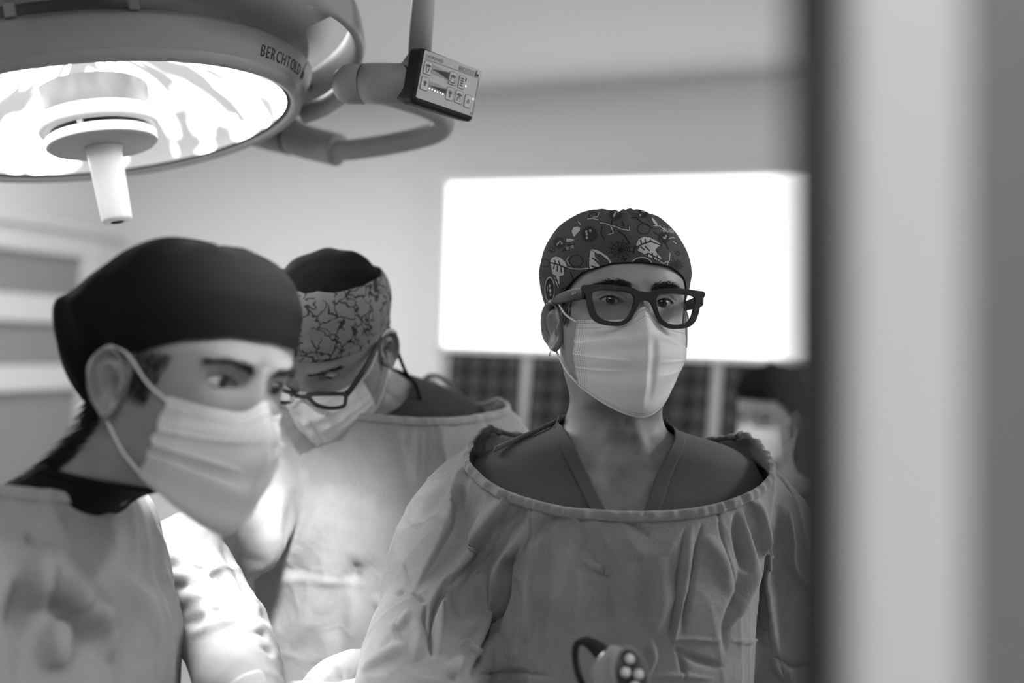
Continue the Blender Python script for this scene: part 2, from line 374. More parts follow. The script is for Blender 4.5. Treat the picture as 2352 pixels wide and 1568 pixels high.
# ---- the open door right in front of the lens
door = thing('door_1', 'white door leaf with dark seal and grey face, edge-on and close at the right', 'door', (.14, .30, 0)); door['kind'] = 'structure'
roll_lean = np.array([-math.sin(RHO), 0, math.cos(RHO)])     # leaf tilted by the camera roll to stand upright in frame
def leaf(name, xa, xb, ya, yb, m, bev):
    c = np.array([(xa + xb) / 2, (ya + yb) / 2, 0]); mid = np.array([0, 0, 1.05])
    shift = (mid[2] - 1.58) * roll_lean[0]
    return box(name, c + mid + np.array([shift, 0, 0]), (xb - xa, yb - ya, 2.08), m, door, (cr, cf, roll_lean), bev)
D0 = .27
def dx(px, d=D0): return (px - 1176) / F * d
leaf('seal_strip', dx(1872), dx(1942), D0, D0 + .03, M['rubber'], .002)
leaf('leaf_edge', dx(1942), dx(2245), D0 + .002, D0 + .045, mat('door_edge_paint', .56, .4, .3), .006)
leaf('leaf', dx(2245), dx(2245) + .75, D0 + .018, D0 + .04, mat('door_laminate', .16, .5, .3), .002)

# ------------------------------------------------------------------ people: one loft from crown to hips, eye level is z = 0, face towards -y
TAB = np.array([  # z, front y, back y, half width, centre y
 (.1155, .010, .022, .004, .016), (.112, -.022, .044, .027, .014), (.104, -.045, .066, .043, .012), (.090, -.063, .085, .057, .012), (.070, -.077, .096, .068, .012),
 (.045, -.087, .102, .0755, .012), (.025, -.0895, .103, .077, .012), (.010, -.088, .101, .0765, .012), (0, -.0865, .099, .0758, .012), (-.020, -.086, .095, .0742, .012),
 (-.040, -.088, .088, .0722, .012), (-.055, -.089, .081, .070, .012), (-.070, -.090, .074, .0675, .012), (-.085, -.088, .069, .064, .012), (-.100, -.087, .066, .059, .012),
 (-.112, -.080, .064, .056, .014), (-.120, -.066, .064, .0555, .016), (-.128, -.050, .065, .057, .018), (-.140, -.043, .067, .0595, .02), (-.150, -.042, .070, .063, .02), (-.158, -.042, .073, .068, .021), (-.167, -.043, .078, .084, .022),
 (-.176, -.045, .083, .108, .022), (-.187, -.048, .090, .138, .022), (-.202, -.053, .096, .166, .02), (-.222, -.060, .102, .177, .018), (-.24, -.070, .108, .176, .016), (-.27, -.084, .113, .160, .014),
 (-.32, -.098, .115, .145, .01), (-.40, -.106, .113, .140, .005), (-.55, -.105, .105, .140, .002), (-.66, -.105, .105, .148, .002), (-.78, -.108, .118, .172, .005), (-.86, -.09, .11, .178, .008), (-.90, -.05, .07, .12, .01)])
TABo = TAB[np.argsort(TAB[:, 0])]
_zd = np.arange(-.92, .117, .001)
_td = np.stack([np.interp(_zd, TABo[:, 0], TABo[:, k]) for k in range(1, 5)], 1)
_k = np.ones(7) / 7
for _ in range(2):
    _p = np.pad(_td, ((3, 3), (0, 0)), 'edge'); _sm = np.stack([np.convolve(_p[:, k], _k, 'valid') for k in range(4)], 1)
    _w = sstep(.116, .098, _zd)[:, None]; _td = _td * (1 - _w) + _sm * _w
def tab(z): return [np.interp(z, _zd, _td[:, k]) for k in range(4)]
def base_pt(phi, z):
    """point of the plain head / body loft; phi 0 = face front, +90 deg = the person's left (+x)"""
    yf, yb, w, yc = tab(z)
    n = np.where(z > -.13, 2.25, np.where(z < -.2, 2.6, 2.25 + .35 * (-.13 - z) / .07))
    s, c = np.sin(phi), np.cos(phi)
    den = (np.abs(s) ** n + np.abs(c) ** n) ** (1 / n)      # a superellipse kept on true angles
    x = w * s / den; y = yc - np.where(c > 0, yc - yf, yb - yc) * c / den
    return x, y
EYE = .0315; EYR = .0140
def features(x, y, z, front):
    """nose, brow, sockets, cheeks, lips and chin on the front of the head"""
    ax = np.abs(x); g = lambda v, c, s: np.exp(-((v - c) / s) ** 2)
    hn = np.interp(z, [-.060, -.053, -.047, -.040, -.030, -.015, 0, .012, .02], [0, .003, .013, .023, .020, .0145, .0085, .003, 0])
    sg = np.interp(z, [-.055, -.042, -.015, .01], [.013, .0115, .0085, .0075])
    d = -hn * np.exp(-(ax / sg) ** 2) - .006 * g(ax, .0125, .005) * g(z, -.043, .008)
    d += -.0045 * g(z, .019, .008) * g(ax, .028, .02) + .0075 * g(ax, .029, .016) * g(z, -.001, .012)
    d += -.004 * g(ax, .047, .016) * g(z, -.030, .014) + .003 * g(ax, .05, .014) * g(z, -.07, .02)
    d += -.005 * g(ax, 0, .021) * (g(z, -.069, .006) + g(z, -.081, .006)) + .003 * g(z, -.075, .003) * g(ax, 0, .022) - .005 * g(ax, 0, .016) * g(z, -.104, .011)
    return d * front
def eye_cy():
    x, y = base_pt(np.array([math.atan2(EYE, .098)]), np.array([0.0])); return None
def face_y(x, z):
    """depth of the front surface at (x, z): used to seat mask, glasses, eyes"""
    x = np.asarray(x, float); z = np.asarray(z, float); yf, yb, w, yc = tab(z)
    q = np.clip(np.abs(x) / w, 0, .999); y = yc - (yc - yf) * (1 - q ** 2.25) ** (1 / 2.25)
    return y + features(x, y, z, 1.0)
EY_C = float(face_y(EYE, 0.0)) - .0008 + EYR
def ear_data(side, sc=1.0):
    nr, na = 26, 56; rho = np.linspace(0, 1, nr)[:, None]; a = np.linspace(0, 2 * PI, na, endpoint=False)[None, :]
    # a = 0 forward, 90 deg up
    ry = .0175 + .003 * np.sin(a) * (np.cos(a) < 0) - .004 * (np.sin(a) < -.3) * (np.abs(np.sin(a)) - .3) / .7
    X = rho * np.cos(a) * ry * np.where(np.cos(a) > 0, .8, 1.1); Zz = rho * np.sin(a) * .0325
    g = lambda v, c, s: np.exp(-((v - c) / s) ** 2)
    back = sstep(.75, .2, np.cos(a)); lobe = sstep(-.55, -.85, np.sin(a))
    h = .0065 * g(rho, .93, .09) * back * (1 - .7 * lobe) - .0035 * g(rho, .74, .08) * back * (1 - lobe)
    h = h + .004 * g(rho, .52, .10) * back * (1 - lobe) - .011 * g(np.hypot(X / .010, (Zz + .004) / .013), 0, .9) * (1 - .8 * lobe)
    h = h + .006 * g(np.hypot((X - .011) / .004, (Zz + .004) / .006), 0, 1.0) + .002 * lobe * g(rho, .7, .25)
    h = h - .006 * sstep(.93, 1.0, rho)
    top = np.stack([X, Zz, h + .006], -1).reshape(-1, 3)
    rb = np.linspace(1, .5, 6)[1:, None]
    bk = np.stack([rb * X[-1:], rb * Zz[-1:], np.repeat(-.006 * (1 - rb) / .5 - .001, na, 1) + rb * 0], -1).reshape(-1, 3)
    V = np.concatenate([top, bk]); Fc = grid_faces(nr + 5, na, True)
    b = math.radians(24); sgn = -1 if side < 0 else 1
    ef = np.array([-sgn * math.sin(b), -math.cos(b), 0]); n = np.array([sgn * math.cos(b), -math.sin(b), 0]); up = np.array([0, .16, .987])
    cen = np.array([sgn * .0775, .012, -.025])
    W_ = cen + sc * (V[:, :1] * ef + V[:, 1:2] * up + V[:, 2:3] * n)
    if sgn < 0: Fc = Fc[:, ::-1]
    return W_, Fc
class Person:
    """pose = head rotation and centre, torso rotation; world() bends the loft between the two at the neck"""
    def __init__(s, head_rot, head_c, torso_rot, sc=1.0, blend=(-.20, -.095), neck=(0, .03, -.15), shift=(0, 0, 0), kz=1.0, tilt=0.0):
        s.kz = kz; s.tilt = tilt; s.eye = (.0148, .0066, .0054)      # half width, upper and lower lid height
        s.Rh = rot(*head_rot); s.ch = np.array(head_c, float); s.Rt = rot(*torso_rot); s.sc = sc; s.blend = blend
        p = np.array(neck); s.ct = s.Rh @ p * sc + s.ch - s.Rt @ p * sc + np.array(shift)
    def crown(s, Y, Z):
        """each skull has its own height and slope of the crown"""
        return np.where(Z > .04, .04 + (Z - .04) * s.kz, Z) - s.tilt * np.where(Y > .02, 1.05, .35) * (Y - .02) * sstep(.02, .09, Z)
    def head(s, V): return np.asarray(V, float) @ s.Rh.T * s.sc + s.ch
    def torso(s, V): return np.asarray(V, float) @ s.Rt.T * s.sc + s.ct
    def world(s, V):
        V = np.asarray(V, float); w = sstep(s.blend[0], s.blend[1], V[:, 2])[:, None]
        return s.head(V) * w + s.torso(V) * (1 - w)
def make_body(p, label, res=1.0, gaze=(0, 0), eyes=True, group=None, hairline=None):
    npz = int(360 * res); t = np.linspace(-PI, PI, npz, endpoint=False); phi = t - .55 * np.sin(t)
    z = np.concatenate([np.linspace(.1155, .10, int(14 * res)), np.linspace(.099, -.06, int(200 * res)), np.linspace(-.061, -.2, int(90 * res)), np.linspace(-.205, -.9, int(70 * res))])
    PH, Z = np.meshgrid(phi, z); X, Y = base_pt(PH, Z)
    front = sstep(.0, .35, np.cos(PH)) * sstep(-.128, -.115, Z)
    Y = Y + features(X, Y, Z, front)
    # collar bones and the pit between them, neck muscles
    fr = (np.cos(PH) > 0)
    Y += fr * (.006 * np.exp(-((Z + .215) / .012) ** 2 - (X / .014) ** 2) - .005 * np.exp(-((Z + .222 - .12 * np.abs(X)) / .009) ** 2) * sstep(.012, .03, np.abs(X)))
    Y += fr * (-.004 * np.exp(-((np.abs(X) - .03 + .35 * (Z + .19)) / .010) ** 2) * sstep(-.215, -.19, Z) * sstep(-.125, -.145, Z)) - fr * .006 * np.exp(-((Z + .155) / .012) ** 2 - (X / .012) ** 2)
    if eyes:
        for sgn in (-1, 1):
            dx_, dz_ = X - sgn * EYE, Z; r2 = dx_ ** 2 + dz_ ** 2; RR = (EYR + .0016) ** 2
            lid = EY_C - np.sqrt(np.maximum(RR - r2, 0)); ok = (r2 < RR * .985) & fr
            bl = sstep(1.0, .72, r2 / RR)
            Yl = np.where(ok, np.minimum(Y, lid * bl + Y * (1 - bl)), Y)
            ew, eu, el = p.eye; e = np.clip(1 - (dx_ / ew) ** 2, 0, 1)
            zu = eu * e ** .8; zl = -el * e
            tilt = .10 * dx_ * sgn
            inside = (dz_ - tilt < zu) & (dz_ - tilt > zl) & (np.abs(dx_) < ew) & fr
            crease = np.exp(-((dz_ - tilt - zu - .0035) / .0012) ** 2) * (np.abs(dx_) < .016) * fr * .0012
            Y = np.where(inside, Yl + .006, Yl + crease)
    Z = p.crown(Y, Z)
    V = np.stack([X, Y, Z], -1).reshape(-1, 3); Fc = [grid_faces(len(z), npz, True)[:, ::-1]]; n = len(V); Vs = [p.world(V)]
    for sd in (-1, 1):
        ve, fe = ear_data(sd); Vs.append(p.head(ve)); Fc.append(fe + n); n += len(ve)
    o = obj('person', np.concatenate(Vs), np.concatenate(Fc), M['skin'])
    base = np.array([p.ct[0], p.ct[1], 0.0]); rehome(o, tuple(base)); tag(o, label, 'person', group)
    if eyes:
        for sgn in (-1, 1): eyeball(p, o, sgn, gaze)
    return o
EYEM = []
def eyeball(p, body, sgn, gaze):
    if not EYEM: EYEM.append(attr_mat('eyeball', 'iris', .12, .5))
    nr, na = 40, 40; th = np.concatenate([np.linspace(0, .75, 30), np.linspace(.8, PI / 2 + .3, 10)])[:, None]; a = np.linspace(0, 2 * PI, na, endpoint=False)[None, :]
    loc = np.stack([np.sin(th) * np.cos(a), -np.cos(th) + 0 * a, np.sin(th) * np.sin(a)], -1).reshape(-1, 3)
    bulge = (EYR + .0006 * sstep(.5, .2, th) + 0 * a).reshape(-1, 1)
    V = (loc * bulge) @ rot(gaze[0], gaze[1], 0).T + np.array([sgn * EYE, EY_C, 0])
    o = obj('eyeball', p.head(V), grid_faces(nr, na, True)[:, ::-1], EYEM[0], body)
    t = th + 0 * a
    col = np.where(t < .17, .003, np.where(t < .40, .035 + .03 * np.sin(a * 23 + t * 9) * (t > .2), .42)); col = np.where((t > .37) & (t < .41), .01, col)
    add_attr(o.data, 'iris', col.ravel())
def hairs(name, p, body, root, direc, n, length, r=.00028, curl=.3, seed=1, headspace=True, m='hair'):
    """short tapered strands as one part: root() and direc() give local points"""
    rg = np.random.default_rng(seed); V = []; Fc = []; k = 0
    for i in range(n):
        a = root(rg); d = direc(a, rg); d = d / np.linalg.norm(d); L_ = length * rg.uniform(.6, 1.2); sd = np.cross(d, [0, -1, .2]); sd /= np.linalg.norm(sd) + 1e-9; up_ = np.cross(sd, d)
        for j, tt in enumerate((0, .5, 1)):
            c = a + d * L_ * tt + up_ * curl * L_ * tt * tt * .4; rr = r * (1 - .75 * tt)
            for q in range(3): V.append(c + rr * (math.cos(q * 2.094) * sd + math.sin(q * 2.094) * up_))
        for j in (0, 3):
            for q in range(3): Fc.append([k + j + q, k + j + (q + 1) % 3, k + j + 3 + (q + 1) % 3, k + j + 3 + q])
        k += 9
    return obj(name, (p.head if headspace else p.world)(np.array(V)), np.array(Fc), M[m], body)
def eyebrows(p, body, n=230, thick=.0045):
    for sgn in (-1, 1):
        def root(rg):
            t = rg.uniform(0, 1); x = .011 + .041 * t; zc = .0130 + .0070 * math.sin(min(1, t * 1.25) * PI * .62) - .0035 * max(0, t - .6) / .4
            z = zc + rg.normal(0, 1) * thick * .5 * (1 - .55 * t); x *= sgn; return np.array([x, float(face_y(x, z)) - .0002, z])
        hairs('eyebrow', p, body, root, lambda a, rg: np.array([sgn * (1.0), -.18 + .7 * max(0, abs(a[0]) - .03) / .02, .55 - 1.0 * (abs(a[0]) - .011) / .04 + rg.normal(0, .25)]), n, .0075, .00035, seed=3 + sgn)
def eyelashes(p, body):
    for sgn in (-1, 1):
        ew, eu, el = p.eye; t = np.linspace(-1, 1, 15); x = sgn * EYE + t * ew * .98
        for up_, r in ((1, .00055), (-1, .0003)):
            z = (eu if up_ > 0 else -el) * np.clip(1 - t ** 2, 0, 1) ** (.8 if up_ > 0 else 1) + .10 * t * ew * sgn
            r2 = (t * ew) ** 2 + z ** 2; y = EY_C - np.sqrt(np.maximum((EYR + .0018) ** 2 - r2, (.004) ** 2)) - (.0003 if up_ > 0 else -.0001)
            tube('eyelashes' if up_ > 0 else 'lower_lid_edge', p.head(np.stack([x, y, z], 1)), r, M['hair'] if up_ > 0 else M['skin'], body, 6)
# ---- cap
def cap(p, body, edge, off, m, name='cap', smax=None, nphi=240, ns=90, gathers=None, bulge=None, ztop=.1155, res_attr=None):
    """shell over the skull: edge = [(|phi| deg, z)...] lower hem, off = distance from the skin"""
    t = np.linspace(-PI, PI, nphi, endpoint=False); phi = t - .35 * np.sin(t); deg = np.degrees(np.abs(phi))
    ed = np.array(edge, float); ze = np.interp(deg, ed[:, 0], ed[:, 1])
    kk = np.ones(9) / 9; ze = np.convolve(np.concatenate([ze[-4:], ze, ze[:4]]), kk, 'valid')
    s = np.linspace(0, 1, ns)[:, None] * (np.interp(deg, *np.array(smax, float).T)[None] if smax else 1.0); ss = np.sin(s * PI / 2) ** .9
    Z = ze[None] + (ztop - ze[None]) * ss; PH = np.repeat(phi[None], ns, 0); X, Y = base_pt(PH, Z)
    o_ = off * sstep(0, .28, s) + .0025
    if bulge is not None: o_ = o_ + bulge(PH, Z, s)
    if gathers is not None: o_ = o_ + gathers(PH, Z, s)
    # outward direction: radial, turning up towards the crown
    up = sstep(.45, 1, ss) ; nx, ny = np.sin(PH), -np.cos(PH); nz = up * 1.3
    ln = np.sqrt(1 + nz ** 2); k = np.clip((1 - ss) * 3, 0, 1)
    hor = 1 - sstep(.75, 1.0, s)
    X = X + o_ * nx / ln * (hor * .999 + .001); Y = Y + o_ * ny / ln * (hor * .999 + .001); Z = Z + o_ * nz / ln; Z = p.crown(Y, Z)
    V = np.stack([X, Y, Z], -1).reshape(-1, 3); Fq = grid_faces(ns, nphi, True)[:, ::-1]
    if smax is None: k0 = len(V); V = np.concatenate([V, V[-nphi:].mean(0)[None]]); j = np.arange(0, nphi, 2); b_ = k0 - nphi; Fq = np.concatenate([Fq, np.stack([b_ + j, np.full(len(j), k0), b_ + (j + 2) % nphi, b_ + j + 1], 1)])
    Vw = p.head(V)
    o = obj(name, Vw, Fq, m, body)
    hem = np.stack([X[0], Y[0], Z[0]], -1)
    return o, V, hem
# ---- mask
MASKM = {}
def mask_mat():
    """white nonwoven with rows of weld dots along the side bands and hems (uv in metres)"""
    if 'm' in MASKM: return MASKM['m']
    m = mat('mask_fabric', .7, .9, .08, bump=.12, bscale=900); nt = m.node_tree; L = nt.links; b = nt.nodes['Principled BSDF']
    uv = nt.nodes.new('ShaderNodeUVMap'); uv.uv_map = 'UVMap'; sep = nt.nodes.new('ShaderNodeSeparateXYZ'); L.new(uv.outputs[0], sep.inputs[0])
    def mth(op, a, bb=None, c=None):
        n = nt.nodes.new('ShaderNodeMath'); n.operation = op
        for i, q in enumerate((a, bb, c)):
            if q is None: continue
            if isinstance(q, (int, float)): n.inputs[i].default_value = q
            else: L.new(q, n.inputs[i])
        return n.outputs[0]
    u, v = sep.outputs[0], sep.outputs[1]; au = mth('ABSOLUTE', u)
    def dots(coord, period, w): return mth('LESS_THAN', mth('ABSOLUTE', mth('SUBTRACT', mth('FRACT', mth('DIVIDE', coord, period)), .5)), w)
    grid = mth('MULTIPLY', dots(u, .0024, .2), dots(v, .0034, .2))
    side = mth('MULTIPLY', grid, mth('GREATER_THAN', au, .0765 - .0105))
    rows = mth('MULTIPLY', dots(u, .0022, .32), mth('MAXIMUM', mth('LESS_THAN', mth('ABSOLUTE', mth('SUBTRACT', v, .0045)), .0006), mth('LESS_THAN', mth('ABSOLUTE', mth('SUBTRACT', v, .0135)), .0006)))
    rows2 = mth('MULTIPLY', mth('MULTIPLY', dots(u, .0022, .3), dots(v, .0022, .22)), mth('GREATER_THAN', v, .1335))
    allm = mth('MAXIMUM', mth('MAXIMUM', side, rows), rows2)
    r = nt.nodes.new('ShaderNodeMapRange'); r.inputs[3].default_value = .72; r.inputs[4].default_value = .28; L.new(allm, r.inputs[0]); L.new(r.outputs[0], b.inputs['Base Color'])
    tr = nt.nodes.new('ShaderNodeBsdfTranslucent'); tr.inputs[0].default_value = (.5, .5, .5, 1); mx = nt.nodes.new('ShaderNodeMixShader'); mx.inputs[0].default_value = .12
    out = nt.nodes['Material Output']; L.new(b.outputs[0], mx.inputs[1]); L.new(tr.outputs[0], mx.inputs[2]); L.new(mx.outputs[0], out.inputs[0])
    MASKM['m'] = m; return m
def make_mask(p, body, low=-.134, lowy=-.092, side_bot=(.058, -.030, -.098), nose=1.0, nu=161, nv=130, seed=0, pleat=1.0, tip=None):
    U = np.linspace(-1, 1, nu)[None, :]; v = np.linspace(0, 1, nv)[:, None]; au = np.abs(U)
    # centre profile and side profile
    vc = np.array([0, .12, .25, .38, .55, .75, .9, 1.0]); 
    yc_ = np.interp(v, vc, [-.099, -.109, -.1175, -.119, -.1165, -.112, -.104, lowy]); zc_ = np.interp(v, vc, [-.009, -.024, -.040, -.052, -.072, -.098, -.122, low])
    ys_ = np.interp(v, [0, .5, 1], [-.052, -.046, side_bot[1]]); zs_ = np.interp(v, [0, .5, 1], [-.0225, -.062, side_bot[2]]); xs_ = np.interp(v, [0, .5, 1], [.0655, .069, side_bot[0]])
    for arr in (yc_, zc_): pass
    kk = np.ones(9) / 9
    def sm(a): return np.convolve(np.pad(a[:, 0], 4, 'edge'), kk, 'valid')[:, None]
    w9 = sstep(0, .05, v) * sstep(1, .95, v); yc_ = yc_ * (1 - w9) + sm(yc_) * w9; zc_ = zc_ * (1 - w9) + sm(zc_) * w9
    X = xs_ * U
    ridge = np.interp(v, [0, .2, .4, .7, 1], [.55, .62, .8, .95, .8])
    prof = 1 - au ** (1.0 + ridge * .9)
    Y = ys_ + (yc_ - ys_) * prof
    Z = zc_ + (zs_ - zc_) * au ** np.interp(v, [0, 1], [.5, 1.8])
    Zt = -.0225 + .0135 * np.exp(-(U / .17) ** 2) - .0015 * np.sin(au * PI)
    Z = Z * sstep(0, .3, v) + (Zt + v * (-.11)) * (1 - sstep(0, .3, v))
    # pleats: three soft steps that die out at the belly of the mask
    pl = np.zeros_like(Y)
    for vk, amp, sl in ((.36, .0038, -.10), (.52, .0036, .05), (.70, .0022, -.04)):
        vv = v - vk - sl * (1 - au) - .012 * np.sin(U * 5 + seed + vk * 9)
        pl += amp * pleat * np.where(vv > 0, np.exp(-vv / .07), np.exp(vv / .012)) * sstep(.15, .6, au)
    pl += .0012 * np.sin(U * 9 + v * 11 + seed) * sstep(.2, .6, v) * (1 - v) + .0010 * np.sin(v * 27 + U * 3 + seed)
    pl += -.0035 * np.exp(-((U - .12) / .07) ** 2) * sstep(.25, .45, v) * sstep(.95, .7, v) * pleat       # vertical dent beside the nose
    pl += .003 * np.exp(-((U + .02) / .06) ** 2) * sstep(.2, .45, v) * sstep(.98, .75, v) * pleat
    Y = Y - pl
    fy = face_y(X, np.maximum(Z, -.116)); Y = np.where(Z > -.112, np.minimum(Y, fy - .0022), Y)
    V = np.stack([X, Y, Z], -1).reshape(-1, 3)
    me = mesh('mask', p.head(V), grid_faces(nv, nu)[:, ::-1]); uvl = me.uv_layers.new(name='UVMap')
    UV = np.stack([U * .0765 + 0 * v, v * .14 + 0 * U], -1).reshape(-1, 2); li = np.empty(len(me.loops), np.int32); me.loops.foreach_get('vertex_index', li)
    uvl.data.foreach_set('uv', UV[li].astype(np.float32).ravel())
    o = link('mask', me, mask_mat(), body); solid(o, .0007)
    G = V.reshape(nv, nu, 3)
    hem = np.concatenate([G[0], G[:, -1], G[-1][::-1], G[:, 0][::-1]]) 
    tube('welded_hem', p.head(np.concatenate([hem, hem[:1]])), .0007, M['mask'], o, 6, caps=False)
    for sgn, col in ((-1, 0), (1, nu - 1)):
        a, b = G[3, col], G[-4, col]; ex = sgn * .0815
        if sgn < 0 or True:
            pts = [a, a * .5 + np.array([sgn * .0795, -.016, -.004]) * .5 + np.array([sgn * .004, 0, 0]), np.array([sgn * .0815, -.004, .004]), np.array([sgn * .086, .018, .006]), np.array([sgn * .088, .036, -.014]), np.array([sgn * .082, .032, -.040]), np.array([sgn * .077, .012, -.056]), b * .5 + np.array([sgn * .074, .006, -.064]) * .5 + np.array([sgn * .003, 0, 0]), b]
            tube('ear_loop', p.head(catmull(pts, 64)), .0013, M['loop'], o, 7)
    return o
# ---- glasses
def make_glasses(p, body, outer, inner, ycen, thick, wrap, hinge, tipz, th_temple, mk='acetate', name='glasses', tilt=0.0, dz=0.0, logo=False):
    """front cut from an outline (right half mirrored) with two lens holes, bent to the face; temples to the ears"""
    full = [tuple(q) for q in outer] + [(-x, z) for x, z in outer[::-1]]
    holes = [inner, [(-x, z) for x, z in inner]]
    def sm(poly, n=72):
        q = np.array(poly + poly[:1], float); return catmull(np.concatenate([q]), n * 1)[:-1]
    me = curve_mesh([full if len(full) > 60 else sm(full, 160)] + [sm(h, 80) for h in holes], extrude=thick / 2, bevel=.0007, res=2)
    bm = bmesh.new(); bm.from_mesh(me); bmesh.ops.subdivide_edges(bm, edges=[e for e in bm.edges if e.calc_length() > .012], cuts=2); bmesh.ops.triangulate(bm, faces=[f for f in bm.faces if len(f.verts) > 4]); bm.to_mesh(me); bm.free()
    v = verts(me)
    def place(x, z, d):
        y = ycen + wrap * x ** 2 - d; zz = z; c, s = math.cos(tilt), math.sin(tilt); y2 = y + math.sin(tilt) * zz * -1
        return np.stack([x, y2, zz * c + dz], -1)
    setverts(me, p.head(place(v[:, 0], v[:, 1], v[:, 2])))
    o = bpy.data.objects.new(name, me); me.materials.append(M[mk]); COL.objects.link(o); setpar(o, body)
    for sgn, h in ((1, inner), (-1, holes[1])):
        q = sm(h, 48) if True else h; cen = q.mean(0); rings = [cen + (q - cen) * k for k in (.02, .35, .7, 1.01)]
        V = np.concatenate(rings); V = place(V[:, 0], V[:, 1], np.zeros(len(V)))
        l = obj('lens', p.head(V), grid_faces(4, len(q), True), M['glass'], o)
    hx, hz = hinge
    for sgn in (-1, 1):
        a = place(np.array([sgn * hx]), np.array([hz]), np.array([0.0]))[0]
        pts = [a + np.array([-sgn * .001, .001, 0]), a + np.array([sgn * .0025, .006, 0]), a * .55 + np.array([sgn * .082, -.004, tipz]) * .45 + np.array([sgn * .003, 0, 0]), np.array([sgn * .0815, -.004, tipz]), np.array([sgn * .083, .012, tipz - .002]), np.array([sgn * .0825, .030, tipz - .022]), np.array([sgn * .079, .036, tipz - .042])]
        th = catmull(np.array([[th_temple[0], th_temple[1]]] * 3 + [[th_temple[0] * .8, th_temple[1]], [th_temple[0] * .55, th_temple[1]], [th_temple[0] * .5, th_temple[1]], [th_temple[0] * .45, th_temple[1] * .9]]), 48)
        V, Fc = tube_data(catmull(pts, 48), th, 12, sq=.45)
        tp = obj('temple', p.head(V), Fc, M[mk], o)
        if logo and sgn < 0:
            # the small script mark and a rivet on the hinge end
            me2 = text_mesh('Ray-Ban', .0042, .0001, shear=.3); q = verts(me2); q[:, 0] -= q[:, 0].mean(); 
            c0 = a * .80 + np.array([sgn * .082, -.004, tipz]) * .20; dirx = -(np.array([sgn * .082, -.004, tipz]) - a); dirx /= np.linalg.norm(dirx); nrm = np.cross([0, 0, 1.], dirx) * 1; nrm *= np.sign(nrm[0] * sgn)
            W_ = c0 + q[:, :1] * dirx + q[:, 1:2] * np.array([0, 0, 1.]) + (q[:, 2:3] + .0002) * nrm + nrm * (th_temple[1] + .0028) 
            setverts(me2, p.head(W_)); link('temple_logo', me2, M['inklight'], tp, smooth=False)
    return o
M['inklight'] = mat('pale_print', .45, .5, .3)
# ---- scrub shirt around the neck
def make_scrub(p, body, vtop, vbot, hw_top, m, off=.006, band=.018, low=-.34, vneck=True):
    nz, na = 90, 120; zz = np.linspace(vtop, low, nz); V = []; Cb = []
    for z in zz:
        yf, yb, w, yc = [float(a) for a in tab(z)]
        hw = hw_top * max(0, (z - vbot) / (vtop - vbot)) ** .95 if vneck else (hw_top if z > vbot else 0)
        ph = np.linspace(0, PI, 400); X, Y = base_pt(ph, np.full(400, z)); s0 = np.argmax(X >= hw * .999) if hw < X.max() else 199
        p0 = ph[min(s0, 230)] if hw > 1e-6 else 0.0
        t = np.linspace(p0, 2 * PI - p0, na); X, Y = base_pt(t, np.full(na, z)); nx, ny = np.sin(t), -np.cos(t)
        o_ = off * (1 + .8 * sstep(-.24, -.34, z) + 1.2 * np.exp(-((z + .178) / .02) ** 2)); V.append(np.stack([X + nx * o_, Y + ny * o_, np.full(na, z + .35 * o_)], -1))
    V = np.array(V); o = obj('scrub_shirt', p.world(V.reshape(-1, 3)), grid_faces(nz, na), m, body); solid(o, .0012, -1)
    # neck band following the opening, both fronts and round the back
    k = int(np.argmax(zz <= vbot)) if vneck else 12
    for side in (0, 1):
        e = V[:k, 0 if side == 0 else -1]; e2_ = []
        for r in range(k):
            row = V[r] if side == 0 else V[r][::-1]; d = np.cumsum(np.linalg.norm(np.diff(row, axis=0), axis=1)); q = [row[0]]
            for s in np.linspace(band / 6, band, 6): i = int(np.searchsorted(d, s)); i = min(i, na - 2); d0 = d[i - 1] if i else 0; f = (s - d0) / max(d[i] - d0, 1e-6); q.append(row[i] * (1 - f) + row[i + 1] * f)
            e2_.append(q)
        G = np.array(e2_); G[..., 1] -= .0022; G[..., 2] += .0006
        b_ = obj('neck_band', p.world(G.reshape(-1, 3)), grid_faces(k, 7), m, o); solid(b_, .0018)
    ring = V[0]; 
    lo = []
    for j in range(na):
        lo.append([V[0, j] + np.array([0, 0, .0025]), V[0, j] * 1.0 + (V[2, j] - V[0, j]) * .6, V[4, j], V[7, j] + np.array([0, 0, .0])])
    G = np.array(lo); c = G.mean((0, 1)); dr = G - c; dr[..., 2] = 0; dr /= np.linalg.norm(dr, axis=-1, keepdims=True); G = G + dr * .0018
    b_ = obj('neck_band', p.world(G.reshape(-1, 3)), grid_faces(na, 4), m, o); solid(b_, .0016)
    return o
